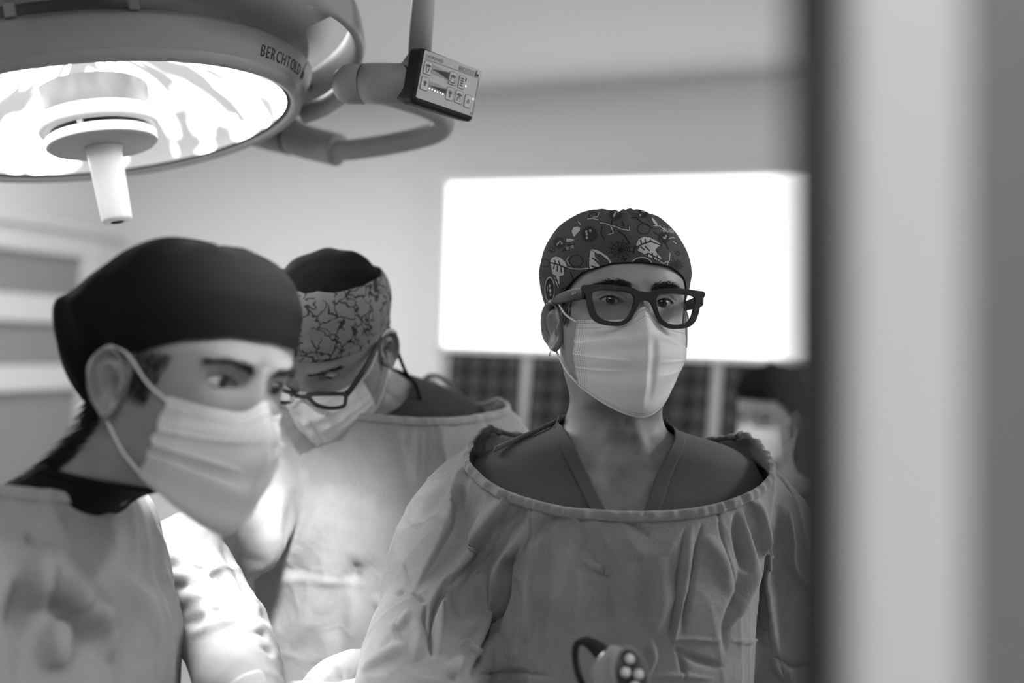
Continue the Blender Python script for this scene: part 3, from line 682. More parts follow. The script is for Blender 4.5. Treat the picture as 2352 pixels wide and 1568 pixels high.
# ---- gown
def loft_closed(rings, n=48, ex=2.4):
    """rings of (z, front y, back y, half width) in the torso frame -> closed loft"""
    an = np.linspace(0, 2 * PI, n, endpoint=False); V = []
    for z, yf, yb, w in rings:
        s, c = np.sin(an), -np.cos(an); den = (np.abs(s) ** ex + np.abs(c) ** ex) ** (1 / ex)
        V.append(np.stack([w * s / den, (yf + yb) / 2 + (yb - yf) / 2 * c / den, np.full(n, z)], -1))
    k = len(rings); V = np.concatenate(V + [[[0, (rings[0][1] + rings[0][2]) / 2, rings[0][0]]], [[0, (rings[-1][1] + rings[-1][2]) / 2, rings[-1][0]]]])
    Fc = grid_faces(k, n, True).tolist() + [[k * n, j, (j + 1) % n] for j in range(n)] + [[k * n + 1, (k - 1) * n + (j + 1) % n, (k - 1) * n + j] for j in range(n)]
    return V, Fc
def remesh(mb, voxel, smooth_it):
    me = bpy.data.meshes.new('tmp'); V = np.concatenate(mb.V); me.from_pydata(V.tolist(), [], mb.F); me.update()
    bm = bmesh.new(); bm.from_mesh(me); bmesh.ops.recalc_face_normals(bm, faces=bm.faces); bm.to_mesh(me); bm.free()
    o = bpy.data.objects.new('tmp', me); COL.objects.link(o)
    r = o.modifiers.new('r', 'REMESH'); r.mode = 'VOXEL'; r.voxel_size = voxel
    s = o.modifiers.new('s', 'SMOOTH'); s.factor = .5; s.iterations = smooth_it
    dg = bpy.context.evaluated_depsgraph_get(); out = bpy.data.meshes.new_from_object(o.evaluated_get(dg)); bpy.data.objects.remove(o); bpy.data.meshes.remove(me); return out
def sculpt(me, strokes, gain=1.0):
    """push the cloth along its normals beside each fold line: (line, height in metres, width in px, kind)"""
    V = verts(me); N = norms(me); XY = proj(V); vd = CAM - V; dist = np.linalg.norm(vd, axis=1); vd /= dist[:, None]; fac = sstep(.05, .35, (N * vd).sum(1))
    D = np.zeros(len(V))
    for line, h, w, kind in strokes:
        L_ = np.asarray(line, float); lo, hi = L_.min(0) - 4 * w, L_.max(0) + 4 * w
        m = (XY[:, 0] > lo[0]) & (XY[:, 0] < hi[0]) & (XY[:, 1] > lo[1]) & (XY[:, 1] < hi[1]) & (fac > 0)
        if not m.any(): continue
        h = h * gain
        sm_ = catmull(L_, max(8, 6 * len(L_))) if len(L_) > 2 else L_
        d, sd, t = poly_dist(XY[m], sm_)
        env = np.sin(np.clip(t, 0, 1) * PI); endf = env ** .8 if kind != 'seam' else 1.0
        if kind != 'seam': w = w * (.4 + .6 * env ** .6)
        if kind == 'step': g = np.where(sd > 0, np.exp(-(d / w) ** 2), np.exp(-(d / (w * .28)) ** 2))      # rounded on one side, sharp on the other
        elif kind == 'pets': g = np.where(sd < 0, np.exp(-(d / w) ** 2), np.exp(-(d / (w * .28)) ** 2))
        elif kind == 'crease': g = np.exp(-(d / w) ** 2) - .45 * np.exp(-((d - 1.9 * w) / w) ** 2)
        else: g = np.exp(-(d / w) ** 2)
        D[m] += h * g * endf * (fac[m])
    setverts(me, V + N * D[:, None])
def crumple(me, amp, seed=0, scale=9.0, zf=.0, stretch=.35):
    """sharp-ridged random creases, longer down the cloth than across"""
    from mathutils import noise
    V = verts(me); N = norms(me); D = np.zeros(len(V)); idx = np.nonzero(V[:, 2] > zf)[0]; off = Vector((seed * 7.3, seed * 3.1, seed * 1.7))
    for i in idx:
        v = V[i]; q = Vector((v[0] * scale, v[1] * scale, v[2] * scale * stretch)) + off
        wv = noise.noise_vector(q * .7); q = q + wv * .9
        a = 1 - abs(noise.noise(q)) * 2.2; b = 1 - abs(noise.noise(q * 2.3 + off)) * 2.2
        c = noise.noise(Vector((v[0], v[1], v[2])) * scale * 5 + off)
        D[i] = amp * (max(a, -.3) ** 3 if a > 0 else a * .2) + amp * .45 * (max(b, 0) ** 3) + amp * .18 * c
    setverts(me, V + N * D[:, None])
def make_gown(p, body, rings, sleeves, cut, m, strokes, voxel=.0065, zfine=1.1, band_h=.011, smooth_it=7, gath=1.0, gain=1.0, crease=.0035, back_slope=0.0, back_dz=.012, name='surgical_gown', nfine=1, openings=True, fine_rad=None):
    mb = MB(); V, Fc = loft_closed(rings); mb.add(p.torso(V), Fc)
    for pts, rad in sleeves:
        c = catmull(pts, 40); r = np.interp(np.linspace(0, 1, len(c)), np.linspace(0, 1, len(rad)), rad); V, Fc = tube_data(c, r, 24); mb.add(V, Fc)
    me = remesh(mb, voxel, smooth_it)
    bm = bmesh.new(); bm.from_mesh(me)
    a, b, c = [np.array(q) for q in cut]; n = np.cross(b - a, c - a); n /= np.linalg.norm(n)
    if n[2] < 0: n = -n
    bmesh.ops.bisect_plane(bm, geom=bm.verts[:] + bm.edges[:] + bm.faces[:], plane_co=Vector(a), plane_no=Vector(n))
    n2 = np.array([0, 0, 1.0]) - back_slope * (p.Rt @ np.array([0, 1.0, 0])); n2 /= np.linalg.norm(n2); hi = (a + c) / 2 + np.array([0, 0, back_dz])
    bmesh.ops.bisect_plane(bm, geom=bm.verts[:] + bm.edges[:] + bm.faces[:], plane_co=Vector(hi), plane_no=Vector(n2))
    kill = [f for f in bm.faces if (np.array(f.calc_center_median()) - a) @ n > 0 or (np.array(f.calc_center_median()) - hi) @ n2 > 0]
    bmesh.ops.delete(bm, geom=kill, context='FACES')
    for _ in range(nfine):
        fs = [f for f in bm.faces if f.calc_center_median().z > zfine and f.normal.dot(Vector(CAM) - f.calc_center_median()) > -.02]
        es = set(e for f in fs for e in f.edges); bmesh.ops.subdivide_edges(bm, edges=list(es), cuts=1, use_grid_fill=True)
    bm.to_mesh(me); bm.free(); me.update()
    # smooth the refined part, then fold it
    sculpt(me, strokes, gain)
    if crease: crumple(me, crease, len(strokes), zf=zfine)
    bm = bmesh.new(); bm.from_mesh(me); bd = [v for v in bm.verts if v.is_boundary]; inner = [v for v in bm.verts if not v.is_boundary]
    for _ in range(1): bmesh.ops.smooth_vert(bm, verts=inner, factor=.35, use_axis_x=True, use_axis_y=True, use_axis_z=True)
    loop = []
    if bd:
        v = max(bd, key=lambda q: q.co.z); seen = {v}; loop = [v]
        while True:
            nx = None
            for e in loop[-1].link_edges:
                if e.is_boundary:
                    q = e.other_vert(loop[-1])
                    if q not in seen: nx = q; break
            if nx is None: break
            loop.append(nx); seen.add(nx)
    LP = np.array([tuple(v.co) for v in loop]); bm.to_mesh(me); bm.free()
    o = link(name, me, m, body); solid(o, .0014, -1)
    if len(LP) > 10:
        L_ = np.concatenate([LP, LP[:1]]); s = np.concatenate([[0], np.cumsum(np.linalg.norm(np.diff(L_, axis=0), axis=1))]); nn = 900; q = np.linspace(0, s[-1], nn, endpoint=False)
        C_ = np.stack([np.interp(q, s, L_[:, k]) for k in range(3)], 1); kk = np.ones(31) / 31
        C_ = np.stack([np.convolve(np.concatenate([C_[-15:, k], C_[:, k], C_[:15, k]]), kk, 'valid') for k in range(3)], 1)
        cen = C_.mean(0); rg = np.random.default_rng(5); out = C_ - cen; out -= (out @ n)[:, None] * n; out /= np.linalg.norm(out, axis=1)[:, None]
        gat = np.zeros(nn); ph = np.arange(nn) / nn * 2 * PI
        for _ in range(14): gat += rg.uniform(.4, 1) * np.sin(ph * rg.integers(28, 95) + rg.uniform(0, 6))
        gat *= gath / 5.5
        mm = 14; an = np.linspace(0, 2 * PI, mm, endpoint=False); sa, ca = np.sin(an), np.cos(an); sa = np.sign(sa) * abs(sa) ** .6; ca = np.sign(ca) * abs(ca) ** .6
        hh = band_h * .5; slope = (n * .9 - out * .35); slope /= np.linalg.norm(slope, axis=1)[:, None]
        V = C_[:, None] + slope[:, None] * (sa[None, :, None] + .75) * hh + out[:, None] * (ca[None, :, None] * (.0026 + .0012 * gat[:, None, None]) + .0016 + .0013 * gat[:, None, None] * (sa[None, :, None] + 1)) + n * (gat[:, None, None] * .0009 * (sa[None, :, None] + 1))
        Fc = grid_faces(nn, mm, True).reshape(-1, 4); last = np.stack([np.arange(mm) + (nn - 1) * mm, (np.arange(mm) + 1) % mm + (nn - 1) * mm, (np.arange(mm) + 1) % mm, np.arange(mm)], 1)
        obj('neck_binding', V.reshape(-1, 3), np.concatenate([Fc, last]), m, o)
        tube('seam', np.concatenate([C_ - n * .0012 + out * .0004, (C_ - n * .0012 + out * .0004)[:1]]), .0006, M['seam'], o, 6, caps=False)
    return o
M['seam'] = mat('seam_thread', .05, .9, .1)
def lower_body(p, body, m, feet_dx=.11):
    x0, y0 = p.ct[0], p.ct[1]; yaw = math.atan2(p.Rt[1, 0], p.Rt[0, 0]); ex = np.array([math.cos(yaw), math.sin(yaw), 0]); ey = np.array([-math.sin(yaw), math.cos(yaw), 0])
    hip = p.torso(np.array([[0, .01, -.80]]))[0]; mb = MB()
    for s in (-1, 1):
        a = hip + ex * s * .09; ft = np.array([hip[0], hip[1], 0]) + ex * s * feet_dx
        V, Fc = tube_data(catmull([a + ez * .05, a * .5 + ft * .5 + ez * .02 - ey * .02, ft + ez * .10], 24), np.linspace(.105, .075, 25), 20); mb.add(V, Fc)
    mb.build('trousers', m, body)
    for s in (-1, 1):
        ft = np.array([hip[0], hip[1], 0]) + ex * s * feet_dx; V = []; n = 16; sec = [(-.09, .028, .035), (-.085, .034, .075), (-.03, .037, .085), (.03, .036, .07), (.09, .042, .055), (.14, .040, .045), (.165, .02, .03)]
        mbs = MB(); an = np.linspace(0, PI, n)
        G = np.array([[ft - ey * yy + ex * w * math.cos(a) + ez * (h * math.sin(a) ** .7 if 0 < a < PI - 1e-6 else 0) for a in an] for yy, w, h in sec]).reshape(-1, 3)
        Fc = grid_faces(len(sec), n).tolist() + [list(range(n)), list(range((len(sec) - 1) * n, len(sec) * n))[::-1]] + [[i * n, (i + 1) * n, (i + 1) * n + n - 1, i * n + n - 1] for i in range(len(sec) - 1)]
        mbs.add(G, Fc); mbs.build('shoe', M['shoe'], body)
def hand(body, wrist, direc, up, m, sc=1.0, curl=.35, thumb=1, name='gloved_hand'):
    """palm, four unequal bent fingers and a thumb from the side of the palm; grown together by remeshing"""
    d = np.array(direc, float); d /= np.linalg.norm(d); u = np.array(up, float); u -= d * (u @ d); u /= np.linalg.norm(u); s = np.cross(d, u) * thumb
    w = np.array(wrist, float); mb = MB()
    def pt(a, b, c): return w + sc * (d * a + s * b + u * c)
    V, Fc = tube_data([pt(-.07, 0, 0), pt(0, 0, 0), pt(.03, 0, 0), pt(.07, 0, .002), pt(.094, 0, 0)], np.array([[.022, .029], [.019, .030], [.016, .037], [.0135, .042], [.010, .038]]) * sc, 20, up=u); mb.add(V, Fc)
    for b, L_, r, c in ((.031, .070, .0092, 0), (.0105, .080, .0096, .1), (-.0105, .074, .0092, .2), (-.030, .058, .0082, .3)):
        pts = [pt(.072, b * .9, 0)]; ang = 0; x, z = .088, 0.0
        for seg, k in ((.46, .7), (.30, 1.0), (.24, .8)):
            ang += (curl + c * .25) * k; pts.append(pt(x, b, z)) if len(pts) == 1 else None; x += L_ * seg * math.cos(ang); z -= L_ * seg * math.sin(ang); pts.append(pt(x, b * 1.05, z))
        V, Fc = tube_data(catmull(pts, 20), np.linspace(r * 1.05, r * .8, 21) * sc, 12); mb.add(V, Fc)
    V, Fc = tube_data(catmull([pt(.015, .022, -.004), pt(.042, .048, -.014), pt(.070, .060, -.026), pt(.094, .062, -.034)], 18), np.linspace(.0135, .0088, 19) * sc, 12); mb.add(V, Fc)
    return link(name, remesh(mb, .0028, 4), m, body)

def crop(ox, oy, k): return lambda pts: [(ox + x / k, oy + y / k) for x, y in pts]
# =================================================================== the surgeon in black glasses (in focus)
pr = Person((9.2, -4.5, .5), (.1329, 1.2327, 1.6255), (2, -2, -2.0), shift=(0, 0, .010))
pr.eye = (.0132, .0053, .0044)
right = make_body(pr, 'person in leaf-print cap and thick black glasses, masked, grey gown, looking ahead', res=1.25, gaze=(-4, -3))
eyebrows(pr, right, 420, .0052); eyelashes(pr, right)
def side_hair(p, body, side, n=260, seed=1, z0=-.035, z1=.015, y0=-.040, y1=-.006):
    def root(rg):
        z = rg.uniform(z0, z1); y = rg.uniform(y0 + (z1 - z) * .35, y1); phi = math.atan2(1, 1)
        w = np.interp(z, _zd, _td[:, 2]); yf = np.interp(z, _zd, _td[:, 0]); yc = np.interp(z, _zd, _td[:, 3])
        q = min(.98, (yc - y) / (yc - yf)); x = side * w * (1 - max(q, 0) ** 2.25) ** (1 / 2.25); return np.array([x * 1.002, y, z])
    hairs('sideburn_hair', p, body, root, lambda a, rg: np.array([side * .25, .25 + rg.normal(0, .2), -1.0]), n, .009, .0004, seed=seed)
side_hair(pr, right, -1, 170, z0=-.022); side_hair(pr, right, 1, 150, 2, z0=-.022)
# printed cap: the print is the cloth's own colour, drawn once in a flat pattern and laid over the front
pc = lambda pts: np.array(pts, float)
LEAF1 = pc([(1490, 575), (1530, 490), (1600, 455), (1690, 465), (1780, 510), (1858, 575), (1800, 600), (1765, 640), (1790, 690), (1840, 740), (1868, 795), (1800, 790), (1720, 755), (1650, 735), (1610, 725), (1590, 690), (1510, 650), (1545, 600)])
LEAF2 = pc([(850, 635), (900, 680), (905, 740), (960, 800), (900, 790), (960, 850), (1020, 920), (960, 945), (880, 980), (850, 970), (825, 860), (825, 760)])
LEAF2B = pc([(850, 632), (930, 640), (1010, 680), (1090, 740), (1140, 810), (1168, 880), (1130, 890), (1105, 800), (1050, 750), (990, 705), (930, 690)])
LEAF3 = pc([(270, 800), (300, 750), (360, 735), (420, 755), (480, 810), (515, 890), (470, 880), (465, 1000), (400, 1020), (405, 1120), (385, 1180), (345, 1100), (330, 1000), (300, 980), (290, 900)])
DARKVEIN = [[(1495, 600), (1580, 560), (1700, 520), (1845, 575)], [(1570, 560), (1555, 500)], [(1630, 545), (1620, 490)], [(1690, 530), (1700, 500)], [(1560, 600), (1610, 640)], [(1620, 590), (1680, 650)], [(1600, 720), (1670, 690), (1760, 740), (1860, 790)], [(1650, 735), (1660, 690)], [(1720, 690), (1740, 770)], [(1790, 720), (1800, 780)], [(260, 820), (350, 840), (430, 870), (510, 900)], [(330, 790), (350, 840)], [(390, 800), (410, 860)], [(320, 910), (330, 850)], [(370, 940), (375, 870)], [(430, 960), (425, 890)], [(340, 1010), (370, 1080), (390, 1150)], [(330, 1060), (370, 1080)], [(860, 870), (930, 890)], [(870, 760), (930, 790)]]
BRANCH = [[(980, 258), (1060, 268), (1120, 290), (1200, 310), (1290, 350), (1400, 365)], [(1400, 365), (1398, 312)], [(1130, 300), (1150, 340), (1170, 400), (1095, 425)], [(520, 890), (600, 910), (700, 915), (815, 900)], [(500, 790), (530, 740)], [(500, 790), (550, 860)], [(1975, 690), (1965, 790), (1880, 835), (1840, 810)], [(1950, 800), (1925, 890)], [(800, 200), (870, 195), (950, 210)], [(965, 115), (940, 170), (880, 178)], [(670, 240), (700, 280)], [(1960, 480), (2020, 460), (2035, 475)], [(2015, 515), (2065, 555)], [(1750, 300), (1830, 300), (1880, 345)]]
FLOWER = pc([(600, 440), (575, 380), (600, 320), (660, 310), (700, 330), (690, 370), (640, 420), (610, 460)]); TULIP = pc([(500, 480), (560, 480), (620, 495), (570, 525), (500, 530)]); SPEAR = pc([(1715, 175), (1760, 215), (1800, 275), (1785, 300), (1740, 255), (1718, 210)])
STEMTXT = {'B': [[(0, 0), (0, 10)], [(0, 10), (5, 9), (5, 6), (0, 5)], [(0, 5), (6, 4), (6, 1), (0, 0)]], 'U': [[(0, 10), (0, 2), (3, 0), (6, 2), (6, 10)]], 'G': [[(6, 8), (3, 10), (0, 7), (0, 3), (3, 0), (6, 2), (6, 5), (3, 5)]], 'F': [[(0, 0), (0, 10), (6, 10)], [(0, 5), (4, 5)]]}
def cap_print(XY):
    n = len(XY); g = np.full(n, .055); rg = np.random.default_rng(11)
    def line(pts, w, c, hard=1.5):
        d, _, t = poly_dist(XY, pts); a = sstep(w + hard, w - hard, d); g[:] = g * (1 - a) + c * a
    def disc(x, y, rx, ry, c): a = sstep(1.08, .95, np.hypot((XY[:, 0] - x) / rx, (XY[:, 1] - y) / ry)); g[:] = g * (1 - a) + c * a
    def ring(x, y, rx, ry, w, c): a = sstep(w + 2, w - 1, np.abs(np.hypot((XY[:, 0] - x) / rx, (XY[:, 1] - y) / ry) - 1) * (rx + ry) / 2); g[:] = g * (1 - a) + c * a
    def poly(pl, c, edge=7):
        d, _, _ = poly_dist(XY, np.concatenate([pl, pl[:1]])); i = in_poly(XY, pl); a = sstep(edge + 2, edge - 2, np.where(i, 0, d)); g[:] = g * (1 - a) + .012 * a; a = np.where(i, 1.0, 0); g[:] = g * (1 - a) + c * a
    LT = .36; DK = .012
    # spiky round bugs, apples, webs in black
    for bx, by, br in ((830, 420, 120), (400, 540, 90), (1880, 470, 90), (1200, 130, 100), (1580, 120, 80), (300, 640, 50), (2080, 690, 40)):
        th = np.arctan2(XY[:, 1] - by, XY[:, 0] - bx); rr = np.hypot(XY[:, 0] - bx, XY[:, 1] - by); lim = br * (.80 + .26 * np.abs(((th * 9 / PI) % 1) - .5) * 2); a = sstep(4, -4, rr - lim); g[:] = g * (1 - a * .8) + DK * a * .8
        for _ in range(4): q = rg.uniform(-.45, .45, 2) * br; disc(bx + q[0], by + q[1], br * .13, br * .17, .25 if br > 60 else .1)
    for ax, ay, ar in ((1600, 340, 90), (640, 800, 95), (880, 160, 60), (200, 830, 60)):
        ring(ax, ay, ar, ar * .85, 6, DK); line([(ax, ay - ar * .8), (ax + 10, ay - ar * 1.15)], 4, DK)
    for wx, wy, wr in ((1270, 640, 150), (2060, 860, 90), (100, 760, 60)):
        for k in range(12): line([(wx, wy), (wx + wr * 1.25 * math.cos(k * PI / 6 + .2), wy + wr * 1.05 * math.sin(k * PI / 6 + .2))], 4.5, DK)
        for q in (.25, .45, .65, .85): ring(wx, wy, wr * q, wr * q * .85, 4.5, DK)
        disc(wx, wy, wr * .22, wr * .2, DK)
    for pts in ([(1240, 370), (1330, 440), (1400, 560)], [(1010, 310), (990, 400), (1040, 490)], [(1160, 200), (1140, 280)], [(1290, 230), (1320, 300)], [(1750, 390), (1880, 490), (1950, 630)], [(560, 960), (600, 1050), (590, 1110)], [(720, 960), (660, 1060)], [(1280, 780), (1360, 760), (1300, 830), (1390, 850)], [(1450, 690), (1480, 590)], [(430, 1200), (540, 1160)], [(1420, 190), (1500, 180), (1560, 240), (1720, 330)]): line(pts, 9, DK)
    for pl, c in ((LEAF1, LT), (LEAF2, LT), (LEAF2B, LT), (LEAF3, LT), (FLOWER, LT), (TULIP, LT * .9), (SPEAR, LT)): poly(pl, c)
    for v in DARKVEIN: line(v, 9, .015, 2)
    for b in BRANCH: line(b, 13, DK); line(b, 6, LT)
    for x, y, rx, ry in ((262, 1205, 66, 172), (1572, 880, 160, 132)):
        disc(x, y, rx, ry, .018); ring(x, y, rx, ry, 6, LT)
    for x, y, rx, ry in ((262, 1150, 12, 22), (270, 1220, 16, 28), (275, 1280, 10, 18), (1582, 835, 30, 22), (232, 1190, 4, 40)): disc(x, y, rx, ry, LT)
    disc(1080, 985, 0.01, .01, DK)
    # lettering: BUG F.. on the right, the same word upside down on the left tag
    poly(pc([(455, 640), (520, 565), (620, 555), (600, 620), (520, 640), (440, 680)]), .014, 2)
    for k, ch in enumerate('BUGF'):
        for s in STEMTXT[ch]: line([(1880 + k * 46 + x * 5, 355 + k * 9 - (y - 5) * 5) for x, y in s], 4, LT)
        if k < 3:
            for s in STEMTXT[ch]: line([(600 - k * 38 - x * 4.4, 585 + k * 10 + (y - 2) * 4.2) for x, y in s], 3.5, LT * .8)
    return g
M['print'] = attr_mat('bug_and_leaf_print_cotton', 'print', .85, .15, bump=.15, bscale=400)
def gath_r(PH, Z, s): return .0013 * np.sin(PH * 17 + 2 * np.sin(PH * 3)) * sstep(.25, .75, s) * sstep(1.0, .8, s) + .0012 * np.sin(PH * 5 + s * 9) + .0012 * np.sin(PH * 31) * sstep(.12, .0, s) * (np.abs(PH) > 1.7)
co, CVl, hem_r = cap(pr, right, [(0, .044), (25, .042), (50, .033), (70, .014), (88, .000), (100, .003), (118, -.012), (150, -.045), (180, -.052)], .006, M['print'], nphi=1000, ns=330, gathers=gath_r,
                     bulge=lambda PH, Z, s: (.017 - .010 * sstep(.3, 1.2, PH) * sstep(2.4, 1.6, PH)) * sstep(.75, 1.7, np.abs(PH)) * np.sin(np.clip(s, 0, 1) ** .55 * PI) ** .8, ztop=.1165)
c9 = lambda xy: np.stack([(xy[:, 0] - 1220) * 6.189, (xy[:, 1] - 470) * 6.189], -1)
add_attr(co.data, 'print', cap_print(c9(proj(verts(co.data)))))
tube('cap_hem', pr.head(np.concatenate([hem_r, hem_r[:1]])), .0009, M['black_cloth'], co, 6, caps=False)
mk_r = make_mask(pr, right)
OUT = [(0, .0095), (.008, .0105), (.016, .0135), (.030, .0152), (.048, .0158), (.062, .0152), (.0715, .0145), (.0725, .0105), (.0700, .0070), (.0675, .0035), (.0655, -.008), (.061, -.0195), (.053, -.0265), (.040, -.0290), (.027, -.0285), (.0175, -.022), (.0115, -.011), (.0075, -.0025), (.003, .0010), (0, .0013)]
INN = [(.0130, .005), (.0175, .0090), (.030, .0108), (.047, .0110), (.0590, .0092), (.0615, .003), (.0595, -.006), (.056, -.0165), (.050, -.0228), (.040, -.0255), (.028, -.0250), (.0200, -.0195), (.0150, -.010), (.0125, -.000)]
make_glasses(pr, right, OUT, INN, -.1035, .0044, 1.5, (.0690, .0065), .006, (.0072, .0026), logo=True, dz=-.0025)
make_scrub(pr, right, -.141, -.292, .067, M['scrub'])
c6 = crop(800, 950, 2.138)
ST_R = [
 (c6([(930, 370), (905, 480), (885, 600), (860, 680), (790, 745)]), -.0022, 3.2, 'seam'), (c6([(1805, 430), (1830, 600), (1870, 760), (1905, 850)]), -.0022, 3.2, 'seam'),
 (c6([(560, 245), (620, 222), (690, 195)]), -.002, 3, 'seam'), (c6([(2075, 270), (2130, 330), (2180, 400)]), -.002, 3, 'seam'),
 (c6([(760, 262), (660, 265), (580, 292), (540, 400), (480, 580), (390, 760), (320, 880)]), .010, 20, 'step'),
 (c6([(840, 345), (780, 430), (690, 560), (600, 690), (480, 840), (390, 960)]), .011, 22, 'step'),
 (c6([(560, 300), (430, 430), (330, 560), (250, 720)]), -.006, 16, 'soft'), (c6([(470, 330), (380, 420), (300, 540)]), .005, 16, 'soft'),
 (c6([(860, 350), (850, 480), (760, 560), (640, 760), (540, 880)]), -.009, 20, 'soft'),
 (c6([(880, 560), (800, 690), (775, 760)]), .006, 12, 'soft'),
 (c6([(500, 800), (430, 950), (408, 1080), (412, 1200)]), -.012, 7, 'soft'), (c6([(470, 900), (450, 1050), (455, 1180)]), .008, 14, 'step'),
 (c6([(310, 880), (350, 905), (385, 930)]), -.006, 5, 'soft'), (c6([(385, 930), (375, 1010), (392, 1095)]), -.007, 5, 'soft'),
 (c6([(510, 860), (570, 960), (650, 1000)]), -.008, 24, 'soft'), (c6([(520, 1155), (575, 1115), (612, 1172), (660, 1160)]), .006, 8, 'step'), (c6([(560, 1190), (530, 1250), (510, 1310)]), .008, 16, 'step'),
 (c6([(225, 892), (250, 880), (275, 868)]), -.005, 5, 'soft'), (c6([(270, 740), (285, 810), (310, 870)]), -.003, 4, 'soft'), (c6([(240, 1000), (235, 1060), (270, 1125)]), .004, 10, 'step'), (c6([(225, 1040), (195, 1120), (150, 1180)]), -.003, 8, 'soft'),
 (c6([(330, 1000), (345, 1120), (325, 1220)]), .005, 10, 'soft'), (c6([(290, 1130), (200, 1180), (60, 1260)]), .005, 14, 'soft'), (c6([(300, 960), (260, 1040), (210, 1100)]), .005, 10, 'soft'),
 (c6([(850, 640), (775, 760), (745, 930), (700, 1070), (600, 1310)]), -.018, 10, 'soft'), (c6([(820, 650), (750, 760), (715, 930), (670, 1070), (560, 1310)]), .007, 16, 'step'),
 (c6([(980, 470), (1040, 440), (1100, 470), (1140, 560)]), .006, 14, 'step'), (c6([(1040, 480), (950, 560), (870, 640)]), -.006, 15, 'soft'), (c6([(1100, 480), (1160, 620), (1150, 700)]), -.004, 14, 'soft'),
 (c6([(1340, 525), (1410, 555), (1480, 605)]), -.004, 8, 'soft'), (c6([(1150, 715), (1210, 745), (1250, 742)]), .004, 7, 'step'), (c6([(1190, 770), (1240, 790), (1300, 805)]), -.0035, 7, 'soft'), (c6([(1240, 740), (1270, 780)]), -.003, 5, 'soft'),
 (c6([(1650, 560), (1622, 760), (1592, 1000), (1572, 1130)]), -.0055, 7, 'soft'), (c6([(1690, 540), (1660, 740), (1620, 1000), (1600, 1130)]), .006, 13, 'step'), (c6([(1735, 530), (1698, 700), (1655, 950), (1640, 1090)]), -.005, 7, 'soft'),
 (c6([(1010, 560), (980, 700), (960, 900), (930, 1100)]), -.004, 26, 'soft'), (c6([(1240, 640), (1270, 850), (1260, 1060)]), -.007, 30, 'soft'), (c6([(1120, 640), (1110, 850), (1090, 1080)]), .005, 28, 'soft'), (c6([(1420, 700), (1450, 900), (1440, 1100)]), -.004, 24, 'soft'), (c6([(1540, 700), (1530, 900), (1500, 1100)]), .005, 22, 'soft'),
 (c6([(880, 820), (900, 1000), (890, 1120)]), .005, 14, 'step'), (c6([(800, 760), (820, 950), (820, 1180)]), -.006, 16, 'soft'), (c6([(600, 1270), (720, 1280), (850, 1270), (1000, 1290)]), -.004, 7, 'soft'),
 (c6([(1555, 1108), (1700, 1102), (1845, 1118)]), .004, 6, 'step'), (c6([(1600, 1150), (1720, 1212), (1845, 1245)]), -.006, 9, 'soft'), (c6([(1610, 1140), (1640, 1230), (1650, 1310)]), -.005, 6, 'soft'), (c6([(1480, 1100), (1500, 1200), (1440, 1320)]), .006, 14, 'step'), (c6([(1520, 1290), (1640, 1280), (1800, 1300)]), .004, 7, 'step'),
 (c6([(1960, 430), (2000, 480), (2035, 690), (2068, 940), (2095, 1185)]), .010, 12, 'pets'), (c6([(1900, 480), (1905, 600), (1925, 720), (1945, 780)]), -.007, 9, 'soft'), (c6([(1930, 470), (1960, 640), (1975, 760), (1930, 930), (1870, 1060)]), .009, 14, 'step'), (c6([(1905, 740), (1910, 880), (1850, 1040), (1845, 1180)]), -.006, 10, 'soft'),
 (c6([(1750, 600), (1830, 720), (1880, 900)]), .006, 18, 'soft'), (c6([(2170, 480), (2185, 640), (2195, 770), (2300, 890)]), .006, 10, 'step'), (c6([(2110, 450), (2120, 640), (2150, 800)]), -.006, 18, 'soft'), (c6([(2010, 800), (2020, 1000), (2030, 1150)]), -.006, 16, 'soft'),
 (c6([(1870, 1112), (1960, 1112), (2060, 1102)]), .0035, 5, 'step'), (c6([(2095, 1190), (2110, 1250), (2140, 1310)]), .005, 8, 'step'), (c6([(2095, 1190), (2180, 1240), (2300, 1225)]), -.005, 8, 'soft'), (c6([(1980, 560), (2000, 700), (2010, 860)]), -.006, 12, 'soft'),
]
RINGS = [(-.12, -.06, .095, .10), (-.15, -.082, .110, .145), (-.18, -.100, .122, .180), (-.22, -.118, .133, .196), (-.275, -.132, .142, .182), (-.34, -.142, .148, .165), (-.46, -.150, .152, .160), (-.62, -.155, .160, .168), (-.9, -.150, .165, .18), (-1.25, -.15, .17, .20)]
sl_r = [([P(1175, 1085, 1.26), P(1100, 1165, 1.245), P(1040, 1265, 1.22), (P(1012, 1400, 1.18)), P(985, 1500, 1.13), P(955, 1620, 1.06), P(930, 1760, .98)], [.055, .070, .074, .070, .075, .070, .05]),
        ([P(1680, 1130, 1.28), P(1752, 1215, 1.28), P(1785, 1350, 1.25), P(1795, 1500, 1.22), P(1800, 1700, 1.18), P(1790, 1900, 1.08)], [.055, .066, .067, .066, .06, .045])]
make_gown(pr, right, RINGS, sl_r, (P(1120, 1000, 1.235), P(1440, 1180, 1.10), P(1765, 1022, 1.235)), M['gown_grey'], ST_R, gain=1.35, back_slope=-.25, nfine=2, voxel=.007, zfine=1.12)
# the tie tape crossing the shoulder
tape = catmull([P(1296, 958, 1.255), P(1240, 985, 1.225), P(1180, 1012, 1.20), P(1135, 1032, 1.185)], 24)
tube('gown_tie', tape, np.array([.006, .0012]), M['gown_grey'], right, 8, up=(.3, -.6, .8))
lower_body(pr, right, M['scrub'])
for wr, d_, th in ((P(915, 1830, .94), (.5, -.75, -.1), 1), (P(1780, 2000, 1.02), (-.6, -.7, -.1), -1)): hand(right, wr, d_, (0, .1, 1), M['glove'], thumb=th)
